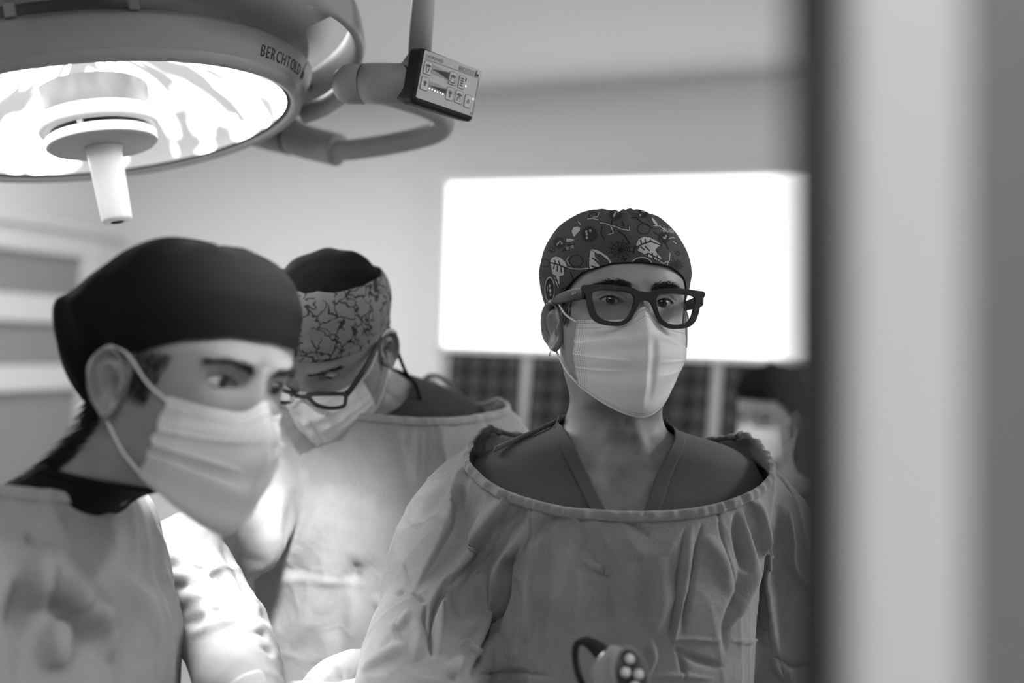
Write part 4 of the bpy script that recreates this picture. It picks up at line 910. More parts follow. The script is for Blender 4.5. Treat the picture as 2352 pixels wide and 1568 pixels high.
# earring
lb = pr.head(np.array([[-.0855, .010, -.058]]))[0]; an = np.linspace(0, 2 * PI, 20)
tube('earring', [lb + np.array([.001 * math.sin(a), .0035 * math.cos(a), .0035 * math.sin(a)]) for a in an], .0008, M['chrome'], right, 6, caps=False)

# =================================================================== the surgeon in the black cap (near, left)
pl_ = Person((56, 9.5, 7.0), (-.2974, .9444, 1.544), (88, 4, 0), blend=(-.20, -.05), shift=(-.122, .01, .02), kz=.92, tilt=.42)
left = make_body(pl_, 'person in plain black cap and white mask, nearest the camera, at the left', gaze=(8, 2))
eyebrows(pl_, left, 200, .005); eyelashes(pl_, left)
capl, _, _ = cap(pl_, left, [(0, .040), (30, .038), (55, .027), (72, .012), (85, .002), (100, .006), (115, -.010), (140, -.055), (165, -.080), (180, -.085)], .006, M['black_cloth'], gathers=lambda PH, Z, s: .0022 * np.sin(PH * 7 + 3 * s) * sstep(.3, .8, s) + .0016 * np.sin(PH * 19) * (np.abs(PH) > 1.8) * sstep(.9, .2, s),
                 bulge=lambda PH, Z, s: .038 * sstep(.8, 2.6, np.abs(PH)) * np.sin(np.clip(s, 0, 1) ** .50 * PI) ** .9, nphi=300, ns=110, ztop=.1155)
side_hair(pl_, left, -1, 380, 5, -.030, .015, -.045, -.008)
def nape_root(rg):
    ph = rg.uniform(1.75, 4.5); z = rg.uniform(-.115, -.035); x, y = base_pt(np.array([ph]), np.array([z])); return np.array([x[0], y[0], z]) * np.array([1, 1, 1])
hairs('nape_hair', pl_, left, nape_root, lambda a, rg: np.array([a[0] * 4, .55, -1 + rg.normal(0, .15)]), 1900, .022, .0006, .6, 9, headspace=False)
make_mask(pl_, left, seed=2, pleat=1.7, nu=121, nv=100)
make_scrub(pl_, left, -.118, -.15, .004, M['black_cloth'], band=.024, off=.0035, low=-.172, vneck=False)
c7 = crop(0, 1100, 2.613)
ST_L = [(c7([(230, 390), (300, 560), (420, 720), (560, 950)]), .012, 22, 'soft'), (c7([(200, 420), (190, 600), (210, 800)]), .010, 18, 'soft'), (c7([(150, 560), (120, 800), (100, 1000)]), -.010, 22, 'soft'), (c7([(300, 700), (400, 900), (430, 1100)]), -.012, 26, 'soft'), (c7([(450, 760), (560, 900), (680, 1100)]), .010, 22, 'soft'), (c7([(380, 760), (320, 950), (330, 1150)]), .010, 24, 'soft'), (c7([(560, 640), (700, 900), (860, 1150)]), -.008, 24, 'soft'), (c7([(150, 330), (215, 385)]), -.01, 10, 'soft'), (c7([(640, 560), (820, 760), (960, 1000)]), .007, 26, 'soft')]
RINGS_L = [(-.115, -.047, .075, .069), (-.135, -.051, .086, .078), (-.155, -.063, .10, .115), (-.175, -.072, .115, .165), (-.198, -.080, .125, .19)] + [(-.23, -.088, .135, .20), (-.30, -.118, .148, .195), (-.46, -.128, .152, .190), (-.62, -.13, .152, .18), (-.9, -.13, .16, .19), (-1.25, -.14, .17, .20)]
tq = lambda x, y, z: pl_.torso(np.array([[x, y, z]]))[0]
sl_l = [([tq(-.13, .02, -.222), tq(-.19, .01, -.26), tq(-.222, .0, -.36), tq(-.225, -.01, -.47), tq(-.215, -.04, -.58), tq(-.19, -.16, -.66)], [.06, .08, .078, .072, .065, .045]),
        ([tq(.13, .02, -.222), tq(.165, .03, -.27), tq(.178, .04, -.36), tq(.18, .04, -.47), tq(.18, .0, -.58), tq(.18, -.15, -.66)], [.055, .06, .06, .06, .055, .045])]
make_gown(pl_, left, RINGS_L, sl_l, (tq(-.11, .02, -.141), tq(0, -.07, -.150), tq(.11, .02, -.141)), M['gown_grey'], ST_L, back_dz=0, back_slope=-.5, crease=.006, gain=2.0, gath=.4, nfine=1, voxel=.008, zfine=1.05)
lower_body(pl_, left, M['black_cloth'])
hand(left, tq(-.18, -.19, -.67), (.9, .1, -.3), (0, 0, 1), M['glove'], thumb=1); hand(left, tq(.18, -.19, -.67), (.9, .1, -.3), (0, 0, 1), M['glove'], thumb=-1)

# =================================================================== the surgeon bent over the field (brain-print cap)
pm = Person((-18.8, 44.5, 4.6), (-.2613, 1.4146, 1.5774), (-14, 9, 4), blend=(-.21, -.09), shift=(.03, .0, .035), kz=.80)
mid = make_body(pm, 'person in grey brain-print cap and thin glasses, bent over, in a brightly lit gown', gaze=(0, 22))
eyebrows(pm, mid, 150); eyelashes(pm, mid)
M['crown_cloth'] = fabric('dark_crown_cloth', .004, crumple=.4, mott=.1)
capm, _, _ = cap(pm, mid, [(0, .045), (60, .03), (85, .006), (110, -.005), (150, -.04), (180, -.05)], .007, M['crown_cloth'], nphi=260, ns=90, bulge=lambda PH, Z, s: .002 + 0 * s, gathers=lambda PH, Z, s: .0015 * np.sin(PH * 9 + 4 * s) * sstep(.2, .5, s) * sstep(.85, .6, s), ztop=.1155)
def band(p, par, lo, hi, off, m, name):
    t = np.linspace(-PI, PI, 300, endpoint=False); deg = np.degrees(np.abs(t)); zl = np.interp(deg, *np.array(lo).T); zh = np.interp(deg, *np.array(hi).T); ns = 40; s = np.linspace(0, 1, ns)[:, None]
    PH = np.repeat(t[None], ns, 0); Z = zl + (zh - zl) * s; X, Y = base_pt(PH, np.minimum(Z, .108)); o_ = off + .004 * s + .0012 * np.sin(PH * 13 + 5 * s) * s + .0016 * np.sin(PH * 29) * sstep(.85, 1, s)
    V = np.stack([X + np.sin(PH) * o_, Y - np.cos(PH) * o_, Z], -1).reshape(-1, 3); o = obj(name, p.head(V), grid_faces(ns, 300, True)[:, ::-1], m, par); solid(o, .0015, -1); return o
bnd, _, _ = cap(pm, capm, [(0, .044), (40, .038), (70, .016), (88, -.001), (110, -.008), (150, -.045), (180, -.055)], .0105, M['brain'], name='print_band', smax=[(0, .80), (40, .78), (80, .62), (120, .42), (180, .3)], nphi=300, ns=60, gathers=lambda PH, Z, s: .0045 * sstep(.3, .75, s) + .0012 * np.sin(PH * 13 + 5 * s) * s, bulge=lambda PH, Z, s: .0012 + 0 * s)
solid(bnd, .0015, -1)
make_mask(pm, mid, seed=4, low=-.126, side_bot=(.066, -.038, -.100), nu=121, nv=100)
OUT2 = [(0, .0005), (.008, .002), (.012, .006), (.030, .0085), (.052, .0090), (.066, .0080), (.0680, .004), (.0650, -.004), (.060, -.0165), (.048, -.0215), (.032, -.0215), (.019, -.0165), (.0125, -.006), (.008, -.0012), (0, -.0022)]
INN2 = [(.0150, .003), (.030, .0056), (.052, .0062), (.0632, .0052), (.0620, -.004), (.0575, -.0142), (.047, -.0188), (.033, -.0188), (.0210, -.0145), (.0152, -.005)]
make_glasses(pm, mid, OUT2, INN2, -.1060, .0028, 1.6, (.0665, .0065), .004, (.0050, .0018), dz=-.010)
make_scrub(pm, mid, -.150, -.26, .068, M['scrubdark'], low=-.5)
c5 = crop(560, 560, 2.903)
ST_M = [(c5([(1165, 1215), (1160, 1400), (1155, 1567)]), -.002, 3, 'seam'), (c5([(1215, 1215), (1205, 1400), (1200, 1567)]), -.0018, 3, 'seam'),
 (c7([(1700, 40), (1660, 240), (1620, 420), (1580, 560), (1540, 830)]), .014, 14, 'step'), (c7([(1990, 40), (1900, 230), (1800, 400), (1640, 520)]), .010, 16, 'step'), (c7([(1780, 60), (1740, 240), (1700, 400)]), -.008, 16, 'soft'), (c7([(1440, 460), (1510, 490), (1580, 480)]), -.006, 8, 'soft'), (c7([(1650, 520), (1760, 545), (1880, 555)]), -.005, 8, 'soft'),
 (c7([(1640, 620), (1900, 600), (2200, 640)]), .003, 6, 'step'), (c7([(2020, 40), (2030, 260), (1990, 500), (1900, 760), (1750, 1000)]), .010, 26, 'soft'), (c7([(2150, 200), (2120, 480), (2050, 800), (2030, 1050)]), -.008, 18, 'soft'), (c7([(2230, 100), (2180, 420), (2140, 520)]), .008, 14, 'step'), (c7([(2140, 500), (2130, 580), (2180, 560)]), -.006, 8, 'soft'), (c7([(2240, 700), (2300, 760), (2340, 740)]), .006, 8, 'step'), (c7([(2080, 600), (2110, 850), (2090, 1050)]), .007, 14, 'step'), (c7([(1600, 640), (1640, 760), (1580, 880)]), -.010, 28, 'soft'),
 (c7([(930, 560), (1020, 520), (1110, 505)]), -.010, 10, 'soft'), (c7([(1110, 505), (1240, 550), (1350, 600), (1440, 680)]), -.012, 6, 'soft'), (c7([(950, 640), (1050, 600), (1150, 570)]), .008, 9, 'step'), (c7([(1040, 680), (1100, 640), (1190, 620)]), -.008, 9, 'soft'), (c7([(1070, 760), (1130, 720), (1240, 690)]), .007, 9, 'step'), (c7([(1100, 880), (1180, 850), (1230, 800)]), -.007, 8, 'soft'), (c7([(1250, 790), (1330, 795), (1420, 830)]), -.007, 7, 'soft'), (c7([(1130, 940), (1300, 870), (1450, 840)]), .006, 8, 'step'), (c7([(1560, 1000), (1610, 1030), (1635, 1070)]), -.005, 4, 'soft'), (c7([(1520, 920), (1570, 930), (1600, 970)]), -.004, 4, 'soft'), (c7([(1360, 320), (1380, 440), (1440, 600)]), -.008, 10, 'soft'),
 (c7([(1440, 240), (1430, 380), (1450, 560), (1480, 720)]), -.010, 7, 'soft'), (c7([(1880, 1150), (1920, 1190), (1940, 1223)]), -.004, 4, 'soft'), (c7([(2010, 1130), (2050, 1180), (2070, 1223)]), -.005, 4, 'soft')]
RINGS_M = [(-.125, -.06, .10, .115), (-.15, -.08, .112, .155), (-.175, -.095, .122, .188), (-.21, -.11, .13, .207), (-.26, -.125, .14, .215), (-.34, -.14, .15, .215), (-.46, -.15, .155, .22), (-.62, -.15, .155, .20), (-.9, -.14, .16, .19), (-1.2, -.14, .16, .2)]
tm = lambda x, y, z: pm.torso(np.array([[x, y, z]]))[0]
sl_m = [([tm(-.15, .01, -.22), P(572, 1180, 1.39), P(490, 1255, 1.30), P(424, 1288, 1.22), P(455, 1352, 1.17), P(518, 1462, 1.11), P(556, 1570, 1.05), P(600, 1660, 1.0)], [.06, .066, .062, .054, .050, .049, .045, .032]),
        ([tm(.14, .02, -.21), tm(.205, 0, -.28), tm(.225, -.06, -.40), P(1040, 1560, 1.33), P(900, 1590, 1.22), P(800, 1590, 1.14), P(730, 1608, 1.10)], [.06, .075, .07, .06, .05, .045, .034])]
make_gown(pm, mid, RINGS_M, sl_m, (tm(.14, .03, -.186), tm(0, -.09, -.192), tm(-.14, .03, -.186)), M['gown_lit'], [(l, h * .9, w * (1.7 if w > 5 else 1), 'soft' if k == 'step' and w > 5 else k) for l, h, w, k in ST_M], gath=.4, crease=.003, back_dz=.006, back_slope=-.35, nfine=1, voxel=.007, zfine=1.08)
cord = catmull([pm.head(np.array([[.070, .05, -.02]]))[0], P(930, 850, 1.47), P(955, 885, 1.49), P(966, 930, 1.49), P(960, 962, 1.47)], 30)
tube('mask_tie_cord', cord, .0026, M['black_cloth'], mid, 8)
lower_body(pm, mid, M['scrub'])
hand(mid, P(640, 1700, .985), (.5, -.35, -.5), (.5, 0, .8), M['glove'], thumb=-1); hand(mid, P(715, 1612, 1.085), (-1, -.18, -.02), (0, -.2, 1), M['glove'], thumb=1, curl=.2)
# crumpled back flap of the gown standing up behind the shoulder
fl = MB()
n_ = 14; G = np.array([[P(968 + 92 * i / (n_ - 1), 868 + 38 * i / (n_ - 1) + 52 * j / 7 - 10 * math.sin(i * .5), 1.74 + .02 * math.sin(i * 1.3 + j)) for i in range(n_)] for j in range(8)])
ofl = obj('gown_back_flap', G.reshape(-1, 3), grid_faces(8, n_), M['gown_lit'], mid); solid(ofl, .004)
tube('gown_back_tie', catmull([P(972, 874, 1.73), P(990, 862, 1.73), P(1020, 872, 1.73), P(1058, 915, 1.73)], 20), .004, M['scrub'], mid, 8)

# =================================================================== the blurred person at the back
pb = Person((-48, 6, 0), (.695, 2.66, 1.41), (-40, 4, 0))
back = make_body(pb, 'blurred person with dark hair and a white mask in front of the films, right edge', res=.5, eyes=False)
capb, _, _ = cap(pb, back, [(0, .050), (50, .045), (75, .01), (95, -.03), (130, -.08), (180, -.10)], .016, M['hairmass'], name='hair', nphi=160, ns=60, gathers=lambda PH, Z, s: .002 * np.sin(PH * 23 + s * 8) , ztop=.122)
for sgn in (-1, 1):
    V = np.array([[sgn * EYE + .013 * math.cos(a), float(face_y(sgn * EYE, 0)) - .001, .006 * math.sin(a)] for a in np.linspace(0, 2 * PI, 16, endpoint=False)]); obj('eye_shade_disc', pb.head(V), [list(range(16))], M['hair'], back)  # flat dark discs paint the shade over the eyes
make_mask(pb, back, nu=61, nv=50)
tb = lambda x, y, z: pb.torso(np.array([[x, y, z]]))[0]
slb = [([tb(s * .13, .02, -.21), tb(s * .20, 0, -.28), tb(s * .225, -.02, -.45), tb(s * .21, -.1, -.62), tb(s * .17, -.25, -.62)], [.06, .07, .065, .055, .042]) for s in (-1, 1)]
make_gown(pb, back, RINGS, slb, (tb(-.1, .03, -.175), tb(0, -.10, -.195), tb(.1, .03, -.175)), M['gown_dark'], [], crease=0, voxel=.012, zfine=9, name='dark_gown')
lower_body(pb, back, M['black_cloth'])
for s in (-1, 1): hand(back, tb(s * .16, -.28, -.62), tb(s * .10, -.42, -.64) - tb(s * .16, -.28, -.62), (0, 0, 1), M['glove'], thumb=-s)

# =================================================================== operating lamp
LC = P(228.9, 291.4, 1.32); LR = .252; LM = rot(0, -1.3, -13.0)
LX = (LM, LC)
def lp(x, y, z): return LM @ np.array([x, y, z]) + LC
def lrz(r, a, z): return lp(r * math.cos(a), r * math.sin(a), z)
lamp = thing('surgical_lamp', 'big round ceiling-hung operating lamp, lit, white handle pointing down', 'lamp', tuple(lp(0, 0, .30)))
lathe('housing', [(LR + .016, .004), (LR + .021, .010), (LR + .031, .030), (LR + .0345, .0335), (LR + .035, .037), (LR + .031, .0405), (LR + .024, .042), (LR + .022, .046), (LR + .022, .060), (LR + .028, .063), (LR + .036, .066), (LR + .037, .072), (LR + .028, .085), (LR + .004, .105), (.20, .150), (.14, .180), (.07, .192), (.0005, .195)], M['lampgrey'], lamp, 160, LX)
lathe('rim', [(LR - .002, .004), (LR + .001, -.003), (LR + .008, -.006), (LR + .014, -.004), (LR + .018, .004), (LR + .016, .012)], M['lampgrey'], lamp, 160, LX)
lathe('lens_gasket', [(LR - .006, .003), (LR - .003, .0005), (LR - .001, .003)], M['rubber'], lamp, 160, LX)
lathe('vent_groove', [(LR + .0222, .0465), (LR + .0228, .048), (LR + .0228, .058), (LR + .0222, .0595)], M['lampdark'], lamp, 160, LX)
for k in range(14):
    a = k * 2 * PI / 14 + .33; c = lrz(LR + .0245, a, .053); rd = LM @ np.array([math.cos(a), math.sin(a), 0]); tg = LM @ np.array([-math.sin(a), math.cos(a), 0])
    box('vent_strut', c, (.006, .012, .017), M['lampgrey'], lamp, (rd, tg, LM[:, 2]), .002)
# reflector bowl: glowing facets of uneven strength
nr_, na_ = 70, 220; rr_ = np.linspace(0, 1, nr_)[:, None]; aa_ = np.linspace(0, 2 * PI, na_, endpoint=False)[None, :]
rad = (LR - .003) * np.sin(rr_ * PI / 2) + 0 * aa_; zz_ = .003 + .115 * np.cos(rr_ * PI / 2) + 0 * aa_
V = np.stack([rad * np.cos(aa_), rad * np.sin(aa_), zz_], -1).reshape(-1, 3)
g_ = np.zeros((nr_, na_)); rg = np.random.default_rng(21)
for _ in range(420):
    a0, r0, wa, wr = rg.uniform(0, 2 * PI), rg.uniform(.2, 1), rg.uniform(.015, .08), rg.uniform(.03, .16); da = (aa_ - a0 + PI) % (2 * PI) - PI; g_ += rg.uniform(.4, 1) * np.exp(-(da / wa) ** 2 - ((rr_ - r0) / wr) ** 2)
glow = .55 + 14.0 * sstep(.36, 1.7, g_)
M['reflector'] = attr_mat('lit_facet_reflector', 'glow', .4, .3, emit=1)
rf = obj('reflector', V @ LM.T + LC, grid_faces(nr_, na_, True), M['reflector'], lamp); add_attr(rf.data, 'glow', glow.ravel())
# hub seen through the front: translucent bulb housing, ring, disc, handle
M['frost'] = mat('frosted_glass_ring', .10, .4, .4)
lathe('bulb_housing', [(.0005, -.004), (.068, -.004), (.0695, .002), (.0695, .050), (.066, .052), (.0005, .052)], M['frost'], lamp, 80, LX)
lathe('hub_ring', [(.060, .016), (.074, .015), (.0765, .010), (.0765, -.001), (.074, -.005), (.064, -.006), (.0600, -.003)], M['plastic'], lamp, 80, LX)
hubd = lathe('hub_disc', [(.0005, -.0105), (.066, -.0105), (.0695, -.013), (.0695, -.023), (.067, -.0262), (.026, -.0268), (.0005, -.0268)], M['plastic'], lamp, 80, LX)
lathe('hub_disc_face', [(.0695, -.0245), (.066, -.0275), (.024, -.0280), (.0005, -.0280)], mat('hub_underside', .38, .45, .3), lamp, 80, LX)
tube('hub_pin', [lp(0, -.064, -.012), lp(0, -.064, .004)], .004, M['plastic'], lamp, 10)
hd = lathe('handle', [(.0005, -.028), (.0245, -.028), (.0225, -.034), (.0215, -.05), (.0195, -.124), (.0180, -.1285), (.0085, -.1290), (.0080, -.1270), (.0005, -.1268)], M['plastic'], lamp, 48, LX)
lathe('handle_socket', [(.0005, -.1272), (.0075, -.1275), (.0080, -.1293)], M['ink'], hd, 24, LX)
# lettering on the near right side of the housing
def ang_at(px, r, z):
    a = np.linspace(-PI, 0.6, 1200); p = np.array([lrz(r, q, z) for q in a]); d = np.abs(proj(p)[:, 0] - px) + np.where((p - LC) @ cf > 0.12, 999, 0); return a[np.argmin(d)]
RT = LR + .027
a0, a1 = ang_at(601, RT, .024), ang_at(690, RT, .024)
word = 'BERCHTOLD'; pieces = []
wds = [text_mesh(c, .021, .0002) for c in word]; adv = [verts(w)[:, 0].max() - verts(w)[:, 0].min() for w in wds]; gap = .0042
tot = sum(adv) + gap * 8; cur = 0; mb = MB()
for w, ad in zip(wds, adv):
    v = verts(w); v[:, 0] -= v[:, 0].min()
    t = (cur + v[:, 0]) / tot; a = a0 + (a1 - a0) * t; zz = .0118 + v[:, 1] * .86; r = np.interp(zz, [.010, .030, .0335], [LR + .021, LR + .031, LR + .0345]) + .0004 + v[:, 2]
    Q = np.stack([r * np.cos(a), r * np.sin(a), zz], -1) @ LM.T + LC; mb.add(Q, [tuple(p.vertices) for p in w.polygons]); cur += ad + gap
# the maker's mark: a slanted bar and a dot
def rimpoly(pts):
    Q = np.array([[(np.interp(z, [.010, .030, .0335], [LR + .021, LR + .031, LR + .0345]) + .0007) * math.cos(a), (np.interp(z, [.010, .030, .0335], [LR + .021, LR + .031, LR + .0345]) + .0007) * math.sin(a), z] for a, z in pts]) @ LM.T + LC; mb.add(Q, [list(range(len(pts)))])
da = (a1 - a0) / tot
sx = a1 + da * .005
sx += da * .004
rimpoly([(sx, .0105), (sx + da * .005, .0105), (sx + da * .012, .032), (sx + da * .0085, .032)])
rimpoly([(sx + da * (.0135 + .0055 * math.cos(q)), .0165 + .0055 * math.sin(q)) for q in np.linspace(0, 2 * PI, 18, endpoint=False)])
mb.build('lettering', M['ink'], lamp, smooth=False)
# handle rail looping round the right side, with its struts, and the fork behind
def arc(r, z, d0, d1, n=60): return [lrz(r, a, z) for a in np.linspace(math.radians(d0), math.radians(d1), n)]
tube('rail', arc(LR + .106, .075, -78, 62), np.array([.028, .0085]), M['lampgrey'], lamp, 14, up=LM[:, 2], sq=.7)
for d in (-60, -8, 45): tube('rail_strut', [lrz(LR + .015, math.radians(d), .070), lrz(LR + .10, math.radians(d), .078)], np.array([.013, .006]), M['lampgrey'], lamp, 10, up=LM[:, 2])
fk = [P(690, 318, 1.62), P(760, 345, 1.60), P(850, 338, 1.58), P(950, 320, 1.55), P(1008, 300, 1.52), P(1020, 275, 1.50), P(985, 248, 1.48), P(910, 222, 1.45), P(850, 205, 1.42)]
tube('fork_arm', catmull(fk, 80), .0165, M['lampgrey'], lamp, 16)
tube('fork_socket', catmull([P(640, 300, 1.66), P(690, 322, 1.63), P(778, 345, 1.60)], 20), np.linspace(.028, .026, 21), M['lampgrey'], lamp, 20)
tube('socket_collar', [P(664, 311, 1.646), P(676, 316, 1.638)], .0292, M['lampdark'], lamp, 24)
tube('fork_hub', catmull([P(560, 290, 1.60), P(610, 305, 1.64), P(672, 320, 1.65)], 16), .027, M['lampgrey'], lamp, 18)
tube('inner_bow', catmull([P(700, 262, 1.47), P(745, 243, 1.44), P(788, 214, 1.38), P(830, 190, 1.34)], 24), np.array([.015, .010]), M['lampgrey'], lamp, 12)
# control joint: pole from the ceiling, cylinder, control box
c_a, c_b, c_c = P(776, 194, 1.30), P(842, 192, 1.285), P(950, 194, 1.26)
ax = (c_c - c_a) / np.linalg.norm(c_c - c_a)
V1, F1 = tube_data([c_a, c_a + ax * .004, c_a + ax * .014, c_b - ax * .001], [.012, .020, .0255, .0258], 48); obj('joint_cap', V1, F1, M['lampgrey'], lamp)
tube('joint_gap', [c_b - ax * .0012, c_b + ax * .0012], .0252, M['rubber'], lamp, 48)
tube('joint_cylinder', [c_b + ax * .0011, c_b + ax * .02, c_c], .0260, M['lampgrey'], lamp, 48)
pole = [P(963, 140, 1.290), P(972, 0, 1.290)]
pole.append(pole[1] + (pole[1] - pole[0]) * ((CEIL_Z - pole[1][2]) / (pole[1][2] - pole[0][2])))
tube('suspension_pole', pole, .0150, M['lampgrey'], lamp, 32)
tl, tr, br_, bl = P(973, 113, 1.225), P(1104, 163, 1.270), P(1087, 268, 1.270), P(957, 225, 1.225)
ux = (tr - tl + br_ - bl) / 2; pw = np.linalg.norm(ux); ux /= pw; uy = (tl - bl + tr - br_) / 2; uy -= ux * (uy @ ux); ph_ = np.linalg.norm(uy); uy /= ph_; un = np.cross(ux, uy); un *= -np.sign(un @ cf)
pc0 = (tl + tr + br_ + bl) / 4
fx = lambda x, y, z=0: pc0 + ux * (x - .5) * pw + uy * (.5 - y) * ph_ + un * z      # panel face: x right, y down, 0..1
# housing: bevelled black box, deeper and tapered at the left
hx = [(-.05, -.05), (1.02, -.03), (1.03, 1.13), (-.05, 1.13)]
HV = [fx(x, y, 0.0) for x, y in hx] + [fx(x, y, -.020) for x, y in [(-.12, -.06), (1.0, .0), (1.0, 1.08), (-.10, 1.12)]] + [fx(x, y, -.052) for x, y in [(-.12, .28), (.7, .25), (.7, .85), (-.10, .95)]]
HF = [[0, 3, 2, 1]] + [[i + k, (i + 1) % 4 + k, (i + 1) % 4 + k + 4, i + k + 4] for k in (0, 4) for i in range(4)] + [[8, 9, 10, 11]]
cb = obj('control_box', HV, HF, M['rubber'], lamp, smooth=False); bevel_obj(cb, .006, 4)
def flat(name, polys, m, z0, t=.0006, par=None):
    """thin raised print / plate on the panel face; outlines in panel units (x right, y down)"""
    me = curve_mesh([[(x * pw, -y * ph_) for x, y in pl] for pl in polys], extrude=t / 2); v = verts(me)
    setverts(me, pc0 - ux * pw / 2 + uy * ph_ / 2 + v[:, :1] * ux + v[:, 1:2] * uy + (v[:, 2:3] + z0) * un); return link(name, me, m, par or cb, smooth=False)
def rrect(x0, y0, x1, y1, r=.02, n=5):
    ry = r * pw / ph_; o = []
    for cx, cy, a in ((x1 - r, y0 + ry, -90), (x1 - r, y1 - ry, 0), (x0 + r, y1 - ry, 90), (x0 + r, y0 + ry, 180)):
        for k in range(n): q = math.radians(a + 90 * k / (n - 1)); o.append((cx + r * math.cos(q), cy + ry * math.sin(q)))
    return o
flat('face_plate', [rrect(0, 0, 1, 1, .02)], M['panel'], .0006, .001)
flat('rule_line', [[(.02, .172), (.98, .172), (.98, .180), (.02, .180)]], M['inkgrey'], .0012, .0004)
flat('frame_line', [rrect(.975, .19, .985, .98, .004)], M['inkgrey'], .0012, .0004)
def ptext(s, x, y, h, m, name, sp=1.0, w=None):
    me = text_mesh(s, 1, 0.0, space=sp); v = verts(me); v[:, 0] -= v[:, 0].min(); k = h / .70 ; kx = (w * pw / v[:, 0].max()) if w else k
    setverts(me, fx(x, y, .0013) + v[:, :1] * kx * ux + v[:, 1:2] * k * uy); return link(name, me, m, cb, smooth=False)
ptext('CHROMOPHARE\u00ae', .03, .145, .0046, M['inkgrey'], 'model_lettering', w=.30)
ptext('BERCHTOLD', .605, .155, .0056, M['ink'], 'lettering', sp=1.1, w=.27)
flat('logo_bar', [[(.895, .165), (.915, .165), (.925, .03), (.91, .03)]], M['ink'], .0013, .0004); flat('logo_dot', [[(.945 + .018 * math.cos(a), .125 + .032 * math.sin(a)) for a in np.linspace(0, 2 * PI, 14, endpoint=False)]], M['ink'], .0013, .0004)
def disc_poly(x, y, r, n=14): return [(x + r * math.cos(a), y + r * pw / ph_ * math.sin(a)) for a in np.linspace(0, 2 * PI, n, endpoint=False)]
def button(x0, y0, x1, y1, icon):
    flat('button_outline', [rrect(x0 - .008, y0 - .012, x1 + .008, y1 + .012, .022)], M['inkgrey'], .0012, .0003)
    b = flat('button', [rrect(x0, y0, x1, y1, .018)], M['panelface'], .0016, .0008)
    for pl in icon: flat('button_icon', [[(x0 + (x1 - x0) * x, y0 + (y1 - y0) * y) for x, y in pl]], M['inkgrey'], .0023, .0003, b)
M['panelface'] = mat('button_foil', .55, .35, .4)
dome = [[(.08, .36), (.2, .26), (.5, .2), (.8, .26), (.92, .36), (.5, .44)]]
ln = lambda x0, y0, x1, y1, w=.035: [(x0 - w, y0), (x0 + w, y0), (x1 + w, y1), (x1 - w, y1)]
bulb = [disc_poly(.5, .42, .0, 3)]
def cpoly(x, y, rx, ry, n=14): return [(x + rx * math.cos(a), y + ry * math.sin(a)) for a in np.linspace(0, 2 * PI, n, endpoint=False)]
button(.035, .215, .155, .47, dome + [ln(.28, .45, .38, .85), ln(.72, .45, .62, .85), [(.36, .84), (.64, .84), (.64, .90), (.36, .90)]])
button(.475, .245, .595, .50, dome + [ln(.28, .45, .14, .82), ln(.72, .45, .86, .82), [(.14, .80), (.86, .80), (.7, .90), (.3, .90)]])
button(.035, .545, .155, .80, [cpoly(.5, .40, .2, .12), [(.4, .54), (.6, .54), (.58, .68), (.42, .68)]])
button(.475, .575, .595, .83, [cpoly(.5, .42, .24, .15), [(.4, .60), (.6, .60), (.58, .80), (.42, .80)]] + [ln(.5 + .34 * math.cos(a), .42 + .2 * math.sin(a), .5 + .48 * math.cos(a), .42 + .29 * math.sin(a), .03) for a in (-2.6, -2.1, -1.57, -1.04, -.5, 0.05, 3.1)])
button(.645, .255, .745, .51, [[(.2, .14 + k * .2), (.75, .14 + k * .2), (.75, .25 + k * .2), (.2, .25 + k * .2)] for k in range(4)])
button(.635, .575, .755, .83, dome + [ln(.35, .48, .25, .85), ln(.65, .48, .75, .85), ln(.5, .44, .5, .62)])
pwr = [(.5 + r * math.cos(a), .52 + r * .55 * math.sin(a)) for r, rng_ in ((.25, np.linspace(-1.1, 4.2, 20)), (.17, np.linspace(4.2, -1.1, 20))) for a in rng_]
button(.805, .60, .915, .855, [pwr, ln(.5, .30, .5, .52, .045)])
flat('dimmer_band', [[(.165, .235), (.465, .275), (.465, .44), (.165, .42)]], M['panelmid'], .0012, .0003)
flat('dimmer_band', [[(.165, .58), (.465, .61), (.465, .77), (.165, .76)]], M['panelmid'], .0012, .0003)
for k in range(18):
    t = k / 17; x = .18 + .27 * t
    flat('dimmer_tick', [[(x, .325 - .045 * t), (x + .009, .325 - .045 * t), (x + .009, .335 + .085 * t), (x, .335 + .085 * t)]], M['ink'], .0015, .0003)
    flat('dimmer_tick', [[(x, .672 - .035 * t), (x + .009, .672 - .035 * t), (x + .009, .682 + .045 * t), (x, .682 + .045 * t)]], M['ink'], .0015, .0003)
LED = emis('indicator_led', .8, 2.0)
for k in range(6): flat('indicator_light', [disc_poly(.185 + .047 * k, .735 + .004 * k, .0085, 10)], LED, .0016, .0004)
flat('indicator_light', [disc_poly(.775, .43, .009, 10)], LED, .0016, .0004); flat('indicator_light', [disc_poly(.94, .64, .009, 10)], LED, .0016, .0004)
flat('switch_mark', [[(.745, .27), (.765, .27), (.765, .33), (.745, .33)]], M['ink'], .0016, .0003); flat('switch_mark', [[(.945, .93), (.96, .93), (.96, .965), (.945, .965)]], M['ink'], .0016, .0003)
